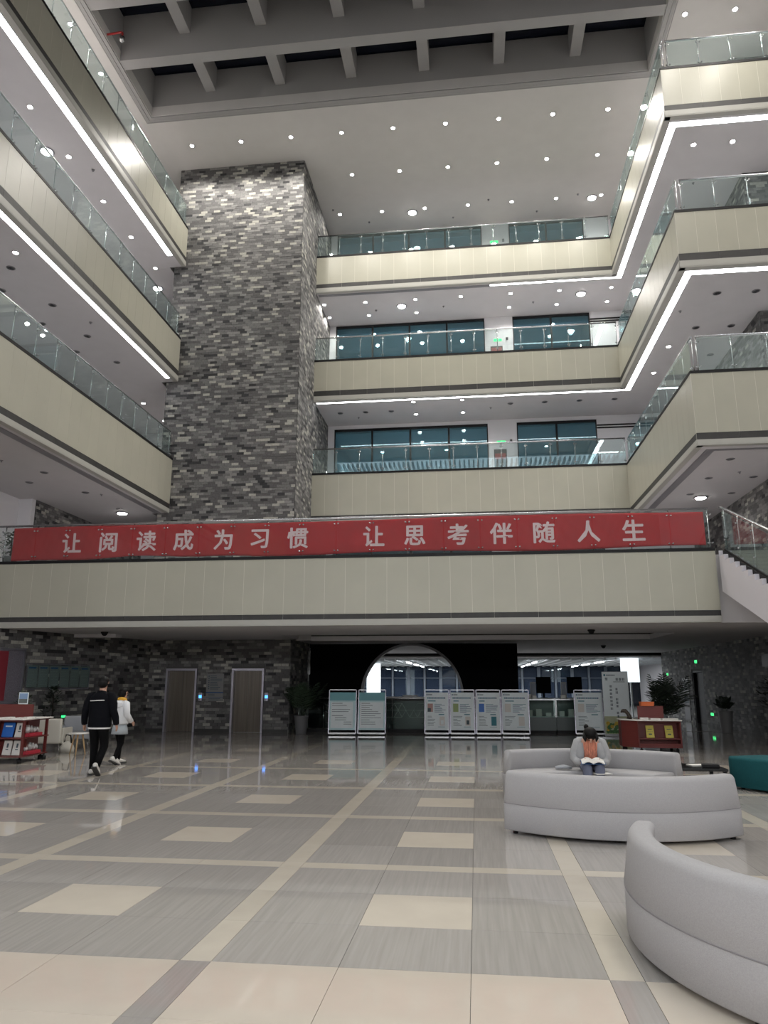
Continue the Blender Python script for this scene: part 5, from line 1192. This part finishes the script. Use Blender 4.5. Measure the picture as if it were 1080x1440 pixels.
def reader():
    rz = PI-.05
    t = thing('person', 'person seated on the curved sofa, head bowed over an open book, grey cardigan and jeans', 'person', (1.66, 11.92, 0), rz)
    # local +y is the way the person faces (towards the hall)
    J = dict(pelvis=(0, -.02, .50), spine=(0, .02, .64), chest=(0, .09, .78), neck=(0, .15, .875), head0=(0, .20, .90), head1=(0, .255, .915),
             shL=(-.16, .09, .80), elL=(-.225, .08, .57), wrL=(-.15, .30, .535), palmL=(-.125, .345, .545), shR=(.16, .09, .80), elR=(.225, .08, .57), wrR=(.15, .30, .535), palmR=(.125, .345, .545),
             hipL=(-.085, 0, .485), knL=(-.085, .44, .485), anL=(-.08, .46, .09), toeL=(-.08, .58, .04), hipR=(.085, 0, .485), knR=(.085, .44, .485), anR=(.08, .46, .09), toeR=(.08, .58, .04),
             fdirL=(.5, .8, .1), tdirL=(.3, -.1, 1), curlL=(.5, 0, .4), fdirR=(-.5, .8, .1), tdirR=(-.3, -.1, 1), curlR=(-.5, 0, .4))
    person_body(J, t, .92)
    MB().loft([(0, .0, .47), (0, .02, .55), (0, .055, .66), (0, .085, .76), (0, .11, .83), (0, .135, .865)], [(.15, .10), (.15, .11), (.15, .115), (.155, .11), (.13, .08), (.07, .06)], 18).build('top', [ORTEE], t)
    b = MB()
    b.loft([(0, -.06, .44), (0, -.045, .55), (0, -.01, .67), (0, .03, .77), (0, .065, .835), (0, .095, .875)], [(.185, .10), (.19, .11), (.192, .115), (.19, .11), (.155, .085), (.085, .055)], 18)
    for s, q in ((-1, 'L'), (1, 'R')):
        b.loft([(s*.10, .07, .825), (s*.165, .085, .80), (s*.215, .085, .68), (s*.235, .09, .57), (s*.20, .20, .535), (s*.15, .295, .53)], [.06, .078, .072, .068, .058, .046], 14)
        b.loft([(s*.13, .135, .80), (s*.145, .15, .68), (s*.155, .14, .56), (s*.16, .12, .46)], [(.05, .03), (.055, .035), (.055, .035), (.05, .03)], 10)
    b.build('cardigan', CARD, t)
    b = MB()
    for s, q in ((-1, 'L'), (1, 'R')): b.loft([(s*.075, -.05, .48), (s*.085, .12, .487), (s*.088, .36, .49), (s*.088, .47, .472), (s*.085, .49, .38), (s*.08, .46, .11)], [.095, .092, .08, .072, .066, .055], 14)
    b.build('jeans', JEANS, t); shoe((-.08, .47, .02), (0, 1, 0), [SHOEW, SHOED], t); shoe((.08, .47, .02), (0, 1, 0), [SHOEW, SHOED], t)
    hb = MB(); hb.ell((0, .235, .945), (.098, .100, .088), 18, 12).ell((0, .19, .92), (.10, .085, .085), 16, 10).ell((.045, .17, 1.03), (.034, .034, .04), 12, 8)
    hb.loft([(-.075, .25, .94), (-.09, .30, .88), (-.075, .31, .83)], [.03, .026, .010], 10).loft([(.075, .25, .94), (.09, .30, .88), (.075, .31, .83)], [.03, .026, .010], 10); hb.build('hair', HAIR, t)
    face((0, .255, .905), (0, .75, -.66), t, .95)
    bk = thing('open_book', 'open white book held on the lap of the seated reader', 'book', (1.66, 11.92, 0), rz); b = MB()
    for s in (-1, 1):
        n = 6; vs = []; fs = []
        for i in range(n+1):
            f = i/n; x = s*.16*f; zz = .585+.03*math.sin(PI*min(1, f*1.1))*.9-.004*f
            for y, dz in ((.30, 0), (.52, -.035)): vs += [(x, y, zz+dz), (x, y, zz+dz-.014)]
        for i in range(n): a = i*4; fs += [(a, a+2, a+6, a+4), (a+1, a+5, a+7, a+3), (a, a+4, a+5, a+1), (a+2, a+3, a+7, a+6)]
        fs += [(0, 1, 3, 2), (n*4, n*4+2, n*4+3, n*4+1)]; MB().add(vs, fs).build('page_block', PAPER, bk)
    MB().add([(-.17, .29, .566), (.17, .29, .566), (.17, .53, .531), (-.17, .53, .531), (-.17, .29, .570), (.17, .29, .570), (.17, .53, .535), (-.17, .53, .535)], [(0,3,2,1), (4,5,6,7), (0,1,5,4), (1,2,6,5), (2,3,7,6), (3,0,4,7)]).build('cover', INKB, bk)
    tag(MB().box(-.12, -.09, 0, .12, .09, .008).build('paper_sheet', PAPER, None, (1.75, 11.86-.42, .402), 0, .3), 'white sheet lying on the sofa seat in front of the reader', 'paper')
    tag(MB().loft([(-.12, 0, .03), (0, 0, .045), (.12, 0, .03)], [(.05, .02), (.08, .03), (.05, .02)], 10, ref=(0, 0, 1)).build('grey_bag', GREYU, None, (1.26, 11.88, .402)), 'small grey bag on the sofa seat left of the reader', 'bag')
reader()
